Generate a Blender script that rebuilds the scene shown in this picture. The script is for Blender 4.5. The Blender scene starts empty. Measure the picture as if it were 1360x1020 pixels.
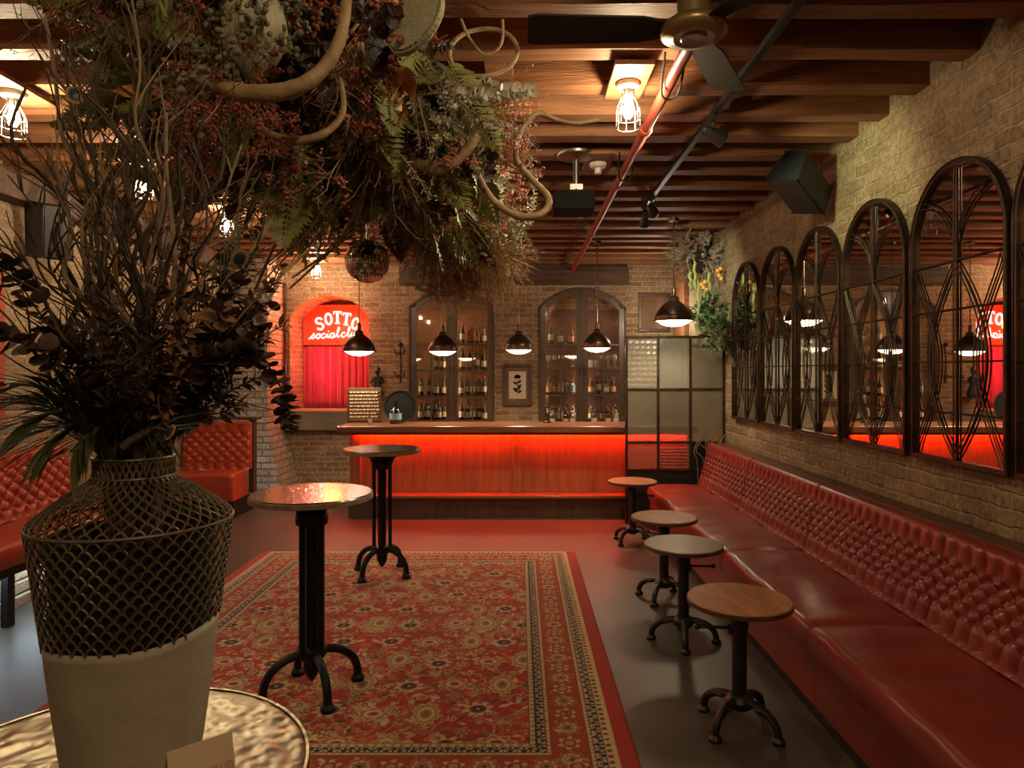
import bpy, bmesh, math, random
import numpy as np
from mathutils import Vector, Matrix, Euler, noise as mnoise
from mathutils.geometry import tessellate_polygon
R = random.Random(7)
PI = math.pi
sc = bpy.context.scene
COL = sc.collection
F, VX, VY, H = 900.0, 690.0, 495.0, 1.65      # focal length, vanishing point, eye height
def P(px, py, Y): return Vector(((px - VX) / F * Y, Y, H - (py - VY) / F * Y))

# ---------------------------------------------------------------- materials
MATS = {}
def nn(nt, t, **kw):
    n = nt.nodes.new(t)
    for k, v in kw.items(): setattr(n, k, v)
    return n
def mat(name, c, rough=.5, metal=0., c2=None, scale=6., stretch=(1, 1, 1), bump=0., bscale=60., coat=0., detail=4., lo=.35, hi=.65, spec=.5, world=False, emit=None, es=0., sheen=0., bstretch=None):
    m = bpy.data.materials.new(name); m.use_nodes = True
    nt = m.node_tree; b = nt.nodes['Principled BSDF']
    b.inputs['Base Color'].default_value = (*c, 1); b.inputs['Roughness'].default_value = rough
    b.inputs['Metallic'].default_value = metal; b.inputs['Coat Weight'].default_value = coat
    b.inputs['Specular IOR Level'].default_value = spec
    b.inputs['Coat Roughness'].default_value = .15
    b.inputs['Sheen Weight'].default_value = sheen
    if emit:
        b.inputs['Emission Color'].default_value = (*emit, 1); b.inputs['Emission Strength'].default_value = es
    if c2 or bump:
        if world: src = nn(nt, 'ShaderNodeNewGeometry').outputs['Position']
        else: src = nn(nt, 'ShaderNodeTexCoord').outputs['Object']
    if c2:
        mp = nn(nt, 'ShaderNodeMapping'); mp.inputs['Scale'].default_value = stretch
        nt.links.new(src, mp.inputs['Vector'])
        nz = nn(nt, 'ShaderNodeTexNoise'); nz.inputs['Scale'].default_value = scale; nz.inputs['Detail'].default_value = detail
        nz.inputs['Roughness'].default_value = .6
        nt.links.new(mp.outputs[0], nz.inputs['Vector'])
        cr = nn(nt, 'ShaderNodeValToRGB'); e = cr.color_ramp.elements
        e[0].position = lo; e[1].position = hi; e[0].color = (*c, 1); e[1].color = (*c2, 1)
        nt.links.new(nz.outputs['Fac'], cr.inputs['Fac']); nt.links.new(cr.outputs['Color'], b.inputs['Base Color'])
    if bump:
        mp2 = nn(nt, 'ShaderNodeMapping'); mp2.inputs['Scale'].default_value = bstretch or stretch
        nt.links.new(src, mp2.inputs['Vector'])
        n2 = nn(nt, 'ShaderNodeTexNoise'); n2.inputs['Scale'].default_value = bscale; n2.inputs['Detail'].default_value = 3
        nt.links.new(mp2.outputs[0], n2.inputs['Vector'])
        bp = nn(nt, 'ShaderNodeBump'); bp.inputs['Strength'].default_value = bump; bp.inputs['Distance'].default_value = .01
        nt.links.new(n2.outputs['Fac'], bp.inputs['Height']); nt.links.new(bp.outputs[0], b.inputs['Normal'])
    MATS[name] = m
    return m
def emis(name, c, s):
    m = bpy.data.materials.new(name); m.use_nodes = True; nt = m.node_tree; nt.nodes.clear()
    e = nn(nt, 'ShaderNodeEmission'); e.inputs[0].default_value = (*c, 1); e.inputs[1].default_value = s
    o = nn(nt, 'ShaderNodeOutputMaterial'); nt.links.new(e.outputs[0], o.inputs[0]); MATS[name] = m
    return m
def thin_glass(name, tint=(1, 1, 1), refl=.12, rough=.02):
    m = bpy.data.materials.new(name); m.use_nodes = True; nt = m.node_tree; nt.nodes.clear()
    t = nn(nt, 'ShaderNodeBsdfTransparent'); t.inputs[0].default_value = (*tint, 1)
    g = nn(nt, 'ShaderNodeBsdfGlossy'); g.inputs['Roughness'].default_value = rough
    lw = nn(nt, 'ShaderNodeLayerWeight'); lw.inputs[0].default_value = .25
    ma = nn(nt, 'ShaderNodeMath', operation='MULTIPLY_ADD'); ma.inputs[1].default_value = .6; ma.inputs[2].default_value = refl
    nt.links.new(lw.outputs['Fresnel'], ma.inputs[0])
    mx = nn(nt, 'ShaderNodeMixShader'); nt.links.new(ma.outputs[0], mx.inputs[0])
    nt.links.new(t.outputs[0], mx.inputs[1]); nt.links.new(g.outputs[0], mx.inputs[2])
    o = nn(nt, 'ShaderNodeOutputMaterial'); nt.links.new(mx.outputs[0], o.inputs[0]); MATS[name] = m
    return m
def frosted(name, kind, tint):
    """Textured partition glass: refraction through a bumpy pane."""
    m = bpy.data.materials.new(name); m.use_nodes = True; nt = m.node_tree; nt.nodes.clear()
    rf = nn(nt, 'ShaderNodeBsdfRefraction'); rf.inputs['Color'].default_value = (*tint, 1)
    rf.inputs['Roughness'].default_value = .20; rf.inputs['IOR'].default_value = 1.18
    gl = nn(nt, 'ShaderNodeBsdfGlossy'); gl.inputs['Roughness'].default_value = .12
    df = nn(nt, 'ShaderNodeBsdfDiffuse'); df.inputs['Color'].default_value = (*[x * .9 for x in tint], 1)
    tl = nn(nt, 'ShaderNodeBsdfTranslucent'); tl.inputs['Color'].default_value = (*[x * .95 for x in tint], 1)
    dm = nn(nt, 'ShaderNodeMixShader'); dm.inputs[0].default_value = .25 if kind != 'seed' else .5
    nt.links.new(df.outputs[0], dm.inputs[1]); nt.links.new(tl.outputs[0], dm.inputs[2])
    mx = nn(nt, 'ShaderNodeMixShader'); mx.inputs[0].default_value = .10
    mx2 = nn(nt, 'ShaderNodeMixShader'); mx2.inputs[0].default_value = .34 if kind in ('dots', 'reed') else (.20 if kind == 'seed' else .12)
    o = nn(nt, 'ShaderNodeOutputMaterial')
    nt.links.new(rf.outputs[0], mx.inputs[1]); nt.links.new(gl.outputs[0], mx.inputs[2])
    nt.links.new(mx.outputs[0], mx2.inputs[1]); nt.links.new(dm.outputs[0], mx2.inputs[2]); nt.links.new(mx2.outputs[0], o.inputs[0])
    pos = nn(nt, 'ShaderNodeNewGeometry')
    bp = nn(nt, 'ShaderNodeBump'); bp.inputs['Distance'].default_value = .01
    if kind == 'dots':
        w = nn(nt, 'ShaderNodeTexVoronoi'); w.inputs['Scale'].default_value = 17; w.inputs['Randomness'].default_value = .1
        nt.links.new(pos.outputs['Position'], w.inputs['Vector']); h = w.outputs['Distance']; bp.inputs['Strength'].default_value = 1.
    elif kind in ('reed', 'reedh'):
        w = nn(nt, 'ShaderNodeTexWave'); w.bands_direction = 'X' if kind == 'reed' else 'Z'; w.inputs['Scale'].default_value = 14 if kind == 'reed' else 9
        nt.links.new(pos.outputs['Position'], w.inputs['Vector']); h = w.outputs['Fac']; bp.inputs['Strength'].default_value = .8
    else:
        w = nn(nt, 'ShaderNodeTexNoise'); w.inputs['Scale'].default_value = 40
        nt.links.new(pos.outputs['Position'], w.inputs['Vector']); h = w.outputs['Fac']; bp.inputs['Strength'].default_value = .5
    nt.links.new(h, bp.inputs['Height'])
    for s in (rf, gl, df): nt.links.new(bp.outputs[0], s.inputs['Normal'])
    MATS[name] = m
    return m
def brick(name, c1, c2, mortar, stain, bump=.6, msize=.012, stain_amt=.5, rough=.85, distort=.012, bw=.225, rh=.075):
    m = bpy.data.materials.new(name); m.use_nodes = True; nt = m.node_tree; b = nt.nodes['Principled BSDF']
    L = nt.links.new
    g = nn(nt, 'ShaderNodeNewGeometry'); sp = nn(nt, 'ShaderNodeSeparateXYZ'); L(g.outputs['Position'], sp.inputs[0])
    sn = nn(nt, 'ShaderNodeSeparateXYZ'); L(g.outputs['True Normal'], sn.inputs[0])
    ab = nn(nt, 'ShaderNodeMath', operation='ABSOLUTE'); L(sn.outputs[0], ab.inputs[0])
    gt = nn(nt, 'ShaderNodeMath', operation='GREATER_THAN'); L(ab.outputs[0], gt.inputs[0]); gt.inputs[1].default_value = .6
    mu = nn(nt, 'ShaderNodeMix'); L(gt.outputs[0], mu.inputs[0]); L(sp.outputs[0], mu.inputs[2]); L(sp.outputs[1], mu.inputs[3])
    cb = nn(nt, 'ShaderNodeCombineXYZ'); L(mu.outputs[0], cb.inputs[0]); L(sp.outputs[2], cb.inputs[1])
    dn = nn(nt, 'ShaderNodeTexNoise'); dn.inputs['Scale'].default_value = 7; dn.inputs['Detail'].default_value = 3; L(g.outputs['Position'], dn.inputs['Vector'])
    vs = nn(nt, 'ShaderNodeVectorMath', operation='MULTIPLY_ADD'); L(dn.outputs['Color'], vs.inputs[0]); vs.inputs[1].default_value = (distort * 2,) * 3; L(cb.outputs[0], vs.inputs[2])
    br = nn(nt, 'ShaderNodeTexBrick'); L(vs.outputs[0], br.inputs['Vector'])
    br.inputs['Color1'].default_value = (*c1, 1); br.inputs['Color2'].default_value = (*c2, 1); br.inputs['Mortar'].default_value = (*mortar, 1)
    br.inputs['Scale'].default_value = 1; br.inputs['Mortar Size'].default_value = msize; br.inputs['Mortar Smooth'].default_value = .5
    br.inputs['Brick Width'].default_value = bw; br.inputs['Row Height'].default_value = rh
    n1 = nn(nt, 'ShaderNodeTexNoise'); n1.inputs['Scale'].default_value = 2.3; n1.inputs['Detail'].default_value = 8; n1.inputs['Roughness'].default_value = .7; L(g.outputs['Position'], n1.inputs['Vector'])
    cr = nn(nt, 'ShaderNodeValToRGB'); cr.color_ramp.elements[0].position = .42; cr.color_ramp.elements[1].position = .68; L(n1.outputs['Fac'], cr.inputs[0])
    sa = nn(nt, 'ShaderNodeMath', operation='MULTIPLY'); L(cr.outputs[0], sa.inputs[0]); sa.inputs[1].default_value = stain_amt
    mx = nn(nt, 'ShaderNodeMix', data_type='RGBA'); L(sa.outputs[0], mx.inputs[0]); L(br.outputs['Color'], mx.inputs[6]); mx.inputs[7].default_value = (*stain, 1)
    n3 = nn(nt, 'ShaderNodeTexNoise'); n3.inputs['Scale'].default_value = 38; n3.inputs['Detail'].default_value = 5; L(g.outputs['Position'], n3.inputs['Vector'])
    m3 = nn(nt, 'ShaderNodeMapRange'); m3.inputs[1].default_value = .25; m3.inputs[2].default_value = .75; m3.inputs[3].default_value = .5; m3.inputs[4].default_value = 1.4; L(n3.outputs['Fac'], m3.inputs[0])
    mm = nn(nt, 'ShaderNodeMix', data_type='RGBA', blend_type='MULTIPLY'); mm.inputs[0].default_value = 1; L(mx.outputs[2], mm.inputs[6]); L(m3.outputs[0], mm.inputs[7])
    L(mm.outputs[2], b.inputs['Base Color']); b.inputs['Roughness'].default_value = rough
    hs = nn(nt, 'ShaderNodeMath', operation='MULTIPLY_ADD'); L(br.outputs['Fac'], hs.inputs[0]); hs.inputs[1].default_value = -.7; L(n3.outputs['Fac'], hs.inputs[2])
    bp = nn(nt, 'ShaderNodeBump'); bp.inputs['Strength'].default_value = bump; bp.inputs['Distance'].default_value = .012; L(hs.outputs[0], bp.inputs['Height']); L(bp.outputs[0], b.inputs['Normal'])
    MATS[name] = m
    return m

# ---------------------------------------------------------------- mesh builder
class MB:
    def __init__(s): s.v = []; s.f = []; s.flat = set()
    def add(s, o, M=None):
        n = len(s.v)
        s.v += [tuple(M @ Vector(p)) for p in o.v] if M is not None else list(o.v)
        s.f += [tuple(i + n for i in f) for f in o.f]
        return s
    def box(s, x0, x1, y0, y1, z0, z1, M=None):
        n = len(s.v)
        pts = [(x, y, z) for z in (z0, z1) for y in (y0, y1) for x in (x0, x1)]
        if M is not None: pts = [tuple(M @ Vector(p)) for p in pts]
        s.v += pts
        s.f += [tuple(i + n for i in q) for q in ((0, 2, 3, 1), (4, 5, 7, 6), (0, 1, 5, 4), (2, 6, 7, 3), (0, 4, 6, 2), (1, 3, 7, 5))]
        return s
    def tube(s, pts, r, n=8, closed=False, cap=True, flat=None, twist=0.):
        pts = [Vector(p) for p in pts]
        if len(pts) < 2: return s
        rr = r if isinstance(r, (list, tuple)) else [r] * len(pts)
        base = len(s.v); N = len(pts); u = None
        for i, p in enumerate(pts):
            a = pts[(i - 1) % N] if (closed or i > 0) else p
            b = pts[(i + 1) % N] if (closed or i < N - 1) else p
            t = (b - a)
            t = t.normalized() if t.length > 1e-9 else Vector((0, 0, 1))
            if u is None: u = t.orthogonal().normalized() if abs(t.z) < .9 else (Vector((1, 0, 0)) - t * t.x).normalized()
            else:
                u = u - t * u.dot(t); u = u.normalized() if u.length > 1e-6 else t.orthogonal().normalized()
            w = t.cross(u)
            for k in range(n):
                a = 2 * PI * k / n + twist * i
                q = p + (u * math.cos(a) + w * math.sin(a)) * rr[i]
                s.v.append((q.x, q.y, q.z))
        for i in range(N if closed else N - 1):
            j = (i + 1) % N
            for k in range(n):
                k2 = (k + 1) % n
                s.f.append((base + i * n + k, base + i * n + k2, base + j * n + k2, base + j * n + k))
        if cap and not closed:
            s.f.append(tuple(base + k for k in reversed(range(n)))); s.f.append(tuple(base + (N - 1) * n + k for k in range(n)))
        return s
    def lathe(s, prof, n=24, M=None, cap0=True, cap1=True):
        base = len(s.v)
        for (r, z) in prof:
            for k in range(n):
                a = 2 * PI * k / n; p = (r * math.cos(a), r * math.sin(a), z)
                s.v.append(tuple(M @ Vector(p)) if M is not None else p)
        for i in range(len(prof) - 1):
            for k in range(n):
                k2 = (k + 1) % n
                s.f.append((base + i * n + k, base + i * n + k2, base + (i + 1) * n + k2, base + (i + 1) * n + k))
        if cap0: s.f.append(tuple(base + k for k in reversed(range(n))))
        if cap1: s.f.append(tuple(base + (len(prof) - 1) * n + k for k in range(n)))
        return s
    def ball(s, c, r, nu=8, nv=6, sz=(1, 1, 1)):
        base = len(s.v)
        s.v.append((c[0], c[1], c[2] - r * sz[2]))
        for j in range(1, nv):
            b = -PI / 2 + PI * j / nv
            for k in range(nu):
                a = 2 * PI * k / nu
                s.v.append((c[0] + r * sz[0] * math.cos(b) * math.cos(a), c[1] + r * sz[1] * math.cos(b) * math.sin(a), c[2] + r * sz[2] * math.sin(b)))
        s.v.append((c[0], c[1], c[2] + r * sz[2])); top = len(s.v) - 1
        for k in range(nu):
            k2 = (k + 1) % nu
            s.f.append((base, base + 1 + k2, base + 1 + k))
            for j in range(nv - 2):
                q = base + 1 + j * nu
                s.f.append((q + k, q + k2, q + nu + k2, q + nu + k))
            q = base + 1 + (nv - 2) * nu
            s.f.append((q + k, q + k2, top))
        return s
    def prism(s, poly, axis, a0, a1):
        """poly: 2D outline; axis 'y': (x,z) extruded a0..a1 along y; 'x': (y,z); 'z': (x,y)."""
        def mk(p, a): return {'y': (p[0], a, p[1]), 'x': (a, p[0], p[1]), 'z': (p[0], p[1], a)}[axis]
        n = len(poly); b = len(s.v)
        s.v += [mk(p, a0) for p in poly] + [mk(p, a1) for p in poly]
        for tri in tessellate_polygon([[Vector((p[0], p[1], 0)) for p in poly]]):
            s.f.append(tuple(b + i for i in tri)); s.f.append(tuple(b + n + i for i in reversed(tri)))
        for i in range(n):
            j = (i + 1) % n; s.f.append((b + i, b + j, b + n + j, b + n + i))
        return s
    def leaf(s, p, d, up, L, W, fold=.15, curl=.0):
        """A folded pointed leaf with a mid rib, from p along d."""
        p = Vector(p); d = Vector(d).normalized(); side = d.cross(Vector(up))
        side = side.normalized() if side.length > 1e-5 else d.orthogonal().normalized()
        nrm = side.cross(d)
        b = len(s.v)
        for t, w in ((0, .0), (.3, .8), (.6, .9), (1, 0)):
            c = p + d * (L * t) - nrm * (curl * L * t * t)
            if w == 0: s.v.append(tuple(c))
            else:
                s.v.append(tuple(c + side * (W * .5 * w) + nrm * (fold * W * w))); s.v.append(tuple(c)); s.v.append(tuple(c - side * (W * .5 * w) + nrm * (fold * W * w)))
        s.f += [(b, b + 2, b + 1), (b, b + 3, b + 2), (b + 1, b + 2, b + 5, b + 4), (b + 2, b + 3, b + 6, b + 5), (b + 4, b + 5, b + 7), (b + 5, b + 6, b + 7)]
        return s
    def disc_leaf(s, p, d, up, Rr, n=7, bow=.25):
        p = Vector(p); d = Vector(d).normalized(); side = d.cross(Vector(up))
        side = side.normalized() if side.length > 1e-5 else d.orthogonal().normalized()
        nrm = side.cross(d); b = len(s.v); c = p + d * Rr
        s.v.append(tuple(c - nrm * bow * Rr))
        for k in range(n):
            a = 2 * PI * k / n + PI
            s.v.append(tuple(c + d * (Rr * math.cos(a)) + side * (Rr * .92 * math.sin(a))))
        for k in range(n): s.f.append((b, b + 1 + k, b + 1 + (k + 1) % n))
        return s
    def mesh(s, name, m, smooth=True, angle=40):
        me = bpy.data.meshes.new(name); me.from_pydata(s.v, [], s.f); me.update()
        if m is not None: me.materials.append(m)
        if smooth and len(s.f):
            me.polygons.foreach_set('use_smooth', [True] * len(me.polygons))
            try: me.set_sharp_from_angle(angle=math.radians(angle))
            except Exception: pass
        return me
    def build(s, name, m, parent=None, loc=(0, 0, 0), rz=0., smooth=True, angle=40, bevel=0., fix=False):
        me = s.mesh(name, m, smooth, angle)
        if fix:
            bm = bmesh.new(); bm.from_mesh(me); bmesh.ops.recalc_face_normals(bm, faces=bm.faces); bm.to_mesh(me); bm.free()
        o = bpy.data.objects.new(name, me); COL.objects.link(o)
        o.location = loc; o.rotation_euler = (0, 0, rz)
        if parent is not None: o.parent = parent
        if bevel:
            b = o.modifiers.new('b', 'BEVEL'); b.width = bevel; b.segments = 2; b.limit_method = 'ANGLE'; b.angle_limit = math.radians(50)
        return o
def tag(o, label=None, cat=None, group=None, kind=None):
    if label: o['label'] = label
    if cat: o['category'] = cat
    if group: o['group'] = group
    if kind: o['kind'] = kind
    return o
def empty(name, loc=(0, 0, 0), rz=0., label=None, cat=None, group=None, rot=None):
    o = bpy.data.objects.new(name, None); o.empty_display_size = .1; COL.objects.link(o)
    o.location = loc; o.rotation_euler = rot if rot else (0, 0, rz)
    return tag(o, label, cat, group)
def dup(root, loc, rz=None, label=None, group=None, scale=None):
    kids = {}
    for o in bpy.data.objects:
        if o.parent: kids.setdefault(o.parent.name, []).append(o)
    def rec(o, par):
        c = o.copy(); COL.objects.link(c)
        if par is not None: c.parent = par
        for k in kids.get(o.name, []): rec(k, c)
        return c
    r = rec(root, None); r.location = loc
    if rz is not None: r.rotation_euler = (0, 0, rz)
    if scale: r.scale = scale
    if label: r['label'] = label
    if group: r['group'] = group
    return r
def inst(name, me, parent, loc, rot=None, scale=1., mtx=None):
    o = bpy.data.objects.new(name, me); COL.objects.link(o); o.parent = parent
    if mtx is not None: o.matrix_local = mtx
    else:
        o.location = loc
        if rot: o.rotation_euler = rot
        o.scale = (scale,) * 3 if not isinstance(scale, tuple) else scale
    return o
def struct(mb, name, m, **kw): return tag(mb.build(name, m, **kw), kind='structure')
def smoothpath(pts, n=6):
    """Catmull-Rom through points."""
    pts = [Vector(p) for p in pts]; out = []
    for i in range(len(pts) - 1):
        p0 = pts[max(i - 1, 0)]; p1 = pts[i]; p2 = pts[i + 1]; p3 = pts[min(i + 2, len(pts) - 1)]
        for k in range(n):
            t = k / n
            out.append(.5 * ((2 * p1) + (p2 - p0) * t + (2 * p0 - 5 * p1 + 4 * p2 - p3) * t * t + (3 * p1 - p0 - 3 * p2 + p3) * t ** 3))
    out.append(pts[-1])
    return out
def frame_mtx(p, d, roll=0., s=1.):
    """Matrix that puts local +Z along d at p."""
    q = Vector(d).normalized().to_track_quat('Z', 'Y')
    return Matrix.Translation(p) @ q.to_matrix().to_4x4() @ Matrix.Rotation(roll, 4, 'Z') @ Matrix.Diagonal((s, s, s, 1))
ORD = ['first', 'second', 'third', 'fourth', 'fifth', 'sixth', 'seventh', 'eighth', 'ninth', 'tenth', 'eleventh', 'twelfth', 'thirteenth', 'fourteenth']

# material library
m_brick_r = brick('right_wall_brick', (.34, .235, .13), (.225, .15, .082), (.345, .265, .165), (.13, .08, .042), bump=1., stain_amt=.6, msize=.010, distort=.022, bw=.24, rh=.08)
m_brick_b = brick('back_wall_brick', (.42, .25, .14), (.25, .125, .065), (.44, .33, .21), (.15, .08, .042), bump=.9, stain_amt=.55, distort=.022)
m_brick_l = brick('left_wall_brick', (.42, .31, .18), (.35, .24, .135), (.43, .34, .22), (.25, .17, .10), bump=.5, stain_amt=.45, rh=.09, bw=.3)
m_pier = brick('pier_brick', (.55, .48, .38), (.44, .34, .25), (.24, .18, .13), (.34, .2, .12), bump=.9, stain_amt=.4, rh=.088)
m_floor = mat('concrete_floor', (.055, .046, .037), .40, c2=(.095, .080, .064), scale=1.6, detail=8, lo=.3, hi=.75, bump=.08, bscale=30, world=True)
m_joist = mat('rough_joist_timber', (.15, .058, .024), .62, c2=(.38, .16, .064), scale=5, stretch=(.35, 5, 5), bump=.5, bscale=9, bstretch=(1.2, 14, 14), lo=.3, hi=.72, detail=7)
m_deck = mat('dark_deck_boards', (.035, .017, .010), .8, c2=(.075, .035, .018), scale=4, stretch=(.5, 6, 1))
m_beam = mat('dark_beam_timber', (.05, .024, .013), .65, c2=(.11, .055, .028), scale=5, stretch=(.4, 5, 5), bump=.4, bscale=10)
m_leather = mat('oxblood_leather', (.185, .021, .014), .36, c2=(.24, .034, .019), scale=3, bump=.06, bscale=130, coat=.12)
m_leather_l = mat('red_orange_leather', (.36, .042, .018), .36, c2=(.44, .062, .023), scale=3, bump=.06, bscale=130, coat=.15)
m_black = mat('black_iron', (.012, .012, .013), .42, .6)
m_matteblack = mat('matte_black_casing', (.012, .012, .012), .85, spec=.12)
m_blackpl = mat('black_plastic', (.010, .010, .011), .45)
m_iron = mat('cast_iron', (.035, .030, .026), .42, .8, c2=(.06, .05, .04), scale=12, bump=.15, bscale=50)
m_steel = mat('dull_steel', (.26, .25, .22), .38, 1.)
m_wood_top = mat('worn_table_wood', (.22, .075, .024), .42, c2=(.46, .18, .055), scale=3, stretch=(5, .8, 1), bump=.05, bscale=20, coat=.08, detail=6)
m_wood_grey = mat('greyed_table_wood', (.17, .12, .085), .36, c2=(.27, .19, .14), scale=4, stretch=(6, .8, 1), bump=.05, bscale=20, coat=.25)
m_bar = mat('bar_front_wood', (.17, .075, .032), .45, c2=(.27, .12, .05), scale=3, stretch=(7, 7, .5), bump=.08, bscale=20, detail=6)
m_counter = mat('bar_top_wood', (.16, .055, .030), .28, c2=(.26, .10, .05), scale=3, stretch=(.6, 6, 6), coat=.4)
m_darkwood = mat('dark_stained_wood', (.060, .028, .015), .42, c2=(.11, .052, .027), scale=4, stretch=(5, 5, .5), bump=.06, bscale=30, coat=.1)
m_bronze = mat('aged_bronze', (.11, .052, .032), .36, .85, c2=(.055, .03, .02), scale=9)
m_mirror = mat('aged_mirror', (.80, .78, .72), .015, 1.)
m_frame = mat('rusted_black_steel', (.030, .020, .014), .42, .7, c2=(.085, .045, .024), scale=9, bump=.15, bscale=60)
m_redpipe = mat('red_painted_pipe', (.34, .055, .028), .4, c2=(.26, .04, .022), scale=4)
m_cream = mat('cream_paper', (.62, .50, .36), .7)
m_ceramic = mat('white_ceramic', (.75, .71, .62), .3)
m_vase_white = mat('rough_white_dip', (.36, .33, .26), .62, c2=(.48, .44, .35), scale=4, bump=.25, bscale=22, detail=8)
m_vase_metal = mat('bronzed_lattice', (.10, .078, .05), .5, .35, c2=(.19, .145, .09), scale=14)
m_liner = mat('dark_vase_liner', (.012, .009, .007), .8)
m_branch = mat('dark_dry_branch', (.032, .021, .014), .75, c2=(.085, .054, .033), scale=14, stretch=(1, 1, .3), bump=.3, bscale=50)
m_twig_pale = mat('pale_dry_twig', (.36, .26, .18), .7, c2=(.24, .16, .11), scale=14)
m_branch_t = mat('tan_dry_branch', (.17, .115, .07), .7, c2=(.28, .2, .125), scale=14, stretch=(1, 1, .3), bump=.3, bscale=50)
m_drift = mat('driftwood_vine', (.40, .28, .16), .65, c2=(.24, .155, .085), scale=16, stretch=(1, 1, 1), bump=.6, bscale=30, detail=6)
m_leaf_dark = mat('dark_purple_leaf', (.040, .022, .019), .55, c2=(.085, .047, .035), scale=9)
m_leaf_brown = mat('brown_dry_leaf', (.16, .085, .05), .6, c2=(.25, .14, .08), scale=9)
m_palm = mat('palm_leaf_green', (.040, .050, .016), .5, c2=(.07, .08, .026), scale=9)
m_fern = mat('fern_green', (.11, .12, .030), .55, c2=(.20, .19, .05), scale=7)
m_silver = mat('silver_leaf', (.29, .27, .19), .55, c2=(.42, .38, .28), scale=7)
m_berry = mat('red_berry', (.24, .055, .038), .36, c2=(.34, .11, .07), scale=20)
m_pink = mat('pink_amaranth', (.46, .17, .10), .6, c2=(.36, .11, .07), scale=20)
m_greyberry = mat('grey_green_berry', (.13, .125, .080), .5, c2=(.19, .18, .115), scale=20)
m_straw = mat('straw_grass', (.44, .29, .14), .65, c2=(.30, .17, .08), scale=9)
m_rust = mat('rust_grass', (.34, .15, .055), .7, c2=(.46, .25, .10), scale=9)
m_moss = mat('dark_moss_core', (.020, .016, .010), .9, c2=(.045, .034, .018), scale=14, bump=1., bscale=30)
m_orange_leaf = mat('orange_dead_leaf', (.55, .26, .075), .55, c2=(.42, .18, .05), scale=9)
m_gourd = mat('grey_green_pod', (.30, .29, .19), .5, c2=(.38, .36, .25), scale=4, stretch=(12, 12, 1), bump=.5, bscale=10)
m_green = mat('house_plant_green', (.07, .12, .045), .45, c2=(.15, .21, .085), scale=7)
m_amaranth = mat('green_amaranth', (.28, .30, .09), .7)
m_orangef = mat('orange_fruit', (.75, .33, .07), .45)
m_pea_blue = mat('peacock_blue', (.01, .03, .09), .35)
m_pea_green = mat('peacock_green', (.05, .075, .03), .5)
m_bottle = mat('dark_bottle_glass', (.008, .012, .008), .06, spec=.8)
m_bottle_b = mat('brown_bottle_glass', (.035, .013, .005), .06, spec=.8)
m_label = mat('paper_label', (.48, .41, .31), .6)
m_label_r = mat('tan_label', (.45, .25, .13), .6)
m_label_b = mat('blue_label', (.22, .36, .45), .5)
m_cap = mat('red_foil_cap', (.26, .04, .035), .4)
m_cap_k = mat('black_foil_cap', (.02, .018, .018), .4)
m_clear = thin_glass('clear_bottle_glass', (.86, .88, .84), .16)
m_amber = thin_glass('amber_spirit_glass', (.72, .38, .12), .12)
m_glass = thin_glass('cabinet_glass', (.93, .92, .88), .07)
m_shelf = mat('cabinet_shelf_wood', (.13, .062, .034), .5)
m_curtain = mat('crimson_velvet', (.36, .008, .050), .75, sheen=.5, c2=(.46, .014, .075), scale=4)
m_signred = mat('red_sign_board', (.50, .06, .02), .5)
m_letters = emis('backlit_letters', (1., .86, .74), .95)
m_lens = emis('pendant_lens_glow', (1., .80, .56), 6.)
m_bulb = emis('filament_bulb_glow', (1., .80, .50), 370.)
m_led_red = emis('red_led_glow', (1., .030, .004), 115.)
m_cabinet_fill = emis('warm_cabinet_fill_glow', (1., .68, .38), 13.)
m_led_cool = emis('cool_led_glow', (.70, .88, 1.), 17.)
m_concrete = mat('rough_stone_ledge', (.26, .20, .13), .8, c2=(.18, .135, .085), scale=5, bump=.4, bscale=20)
m_tabletop_metal = mat('hammered_brass', (.42, .37, .27), .34, 1., c2=(.30, .25, .17), scale=7)
m_hammer = m_tabletop_metal
m_mosaic = mat('glossy_dimpled_top', (.045, .022, .012), .16, c2=(.09, .045, .022), scale=7, coat=.6)
m_fan = mat('olive_fan_housing', (.19, .13, .055), .35, .5)
m_fanblade = mat('dark_fan_blade', (.020, .014, .010), .75, spec=.15)
m_rope = mat('cord_black', (.012, .010, .009), .7)
m_redwood = mat('red_painted_wood', (.42, .07, .035), .5)
m_ink = mat('black_print_ink', (.02, .018, .016), .7)
m_matboard = mat('brown_mat_board', (.17, .085, .045), .7)
m_print = mat('reddish_print', (.30, .14, .09), .5, c2=(.22, .09, .055), scale=14, stretch=(.4, 1, 6))
m_redink = mat('red_print_ink', (.50, .06, .035), .6)
m_tin = mat('pale_stone_pot', (.42, .34, .22), .7)
# hammered and dimpled surfaces get cell bumps
def cell_bump(m, scale, strength, smooth=True, inv=False):
    nt = m.node_tree; b = nt.nodes['Principled BSDF']
    tc = nn(nt, 'ShaderNodeTexCoord'); v = nn(nt, 'ShaderNodeTexVoronoi'); v.feature = 'SMOOTH_F1' if smooth else 'F1'
    v.inputs['Scale'].default_value = scale; nt.links.new(tc.outputs['Object'], v.inputs['Vector'])
    bp = nn(nt, 'ShaderNodeBump'); bp.inputs['Strength'].default_value = strength; bp.inputs['Distance'].default_value = .01; bp.invert = inv
    nt.links.new(v.outputs['Distance'], bp.inputs['Height']); nt.links.new(bp.outputs[0], b.inputs['Normal'])
cell_bump(m_tabletop_metal, 34, .40)
cell_bump(m_mosaic, 55, .30)
g_dots = frosted('bullseye_glass', 'dots', (.70, .68, .58)); g_reed = frosted('reeded_glass', 'reed', (.75, .80, .72))
g_reedh = frosted('ribbed_glass', 'reedh', (.75, .75, .68)); g_plain = frosted('seeded_glass', 'seed', (.68, .68, .58))
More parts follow.
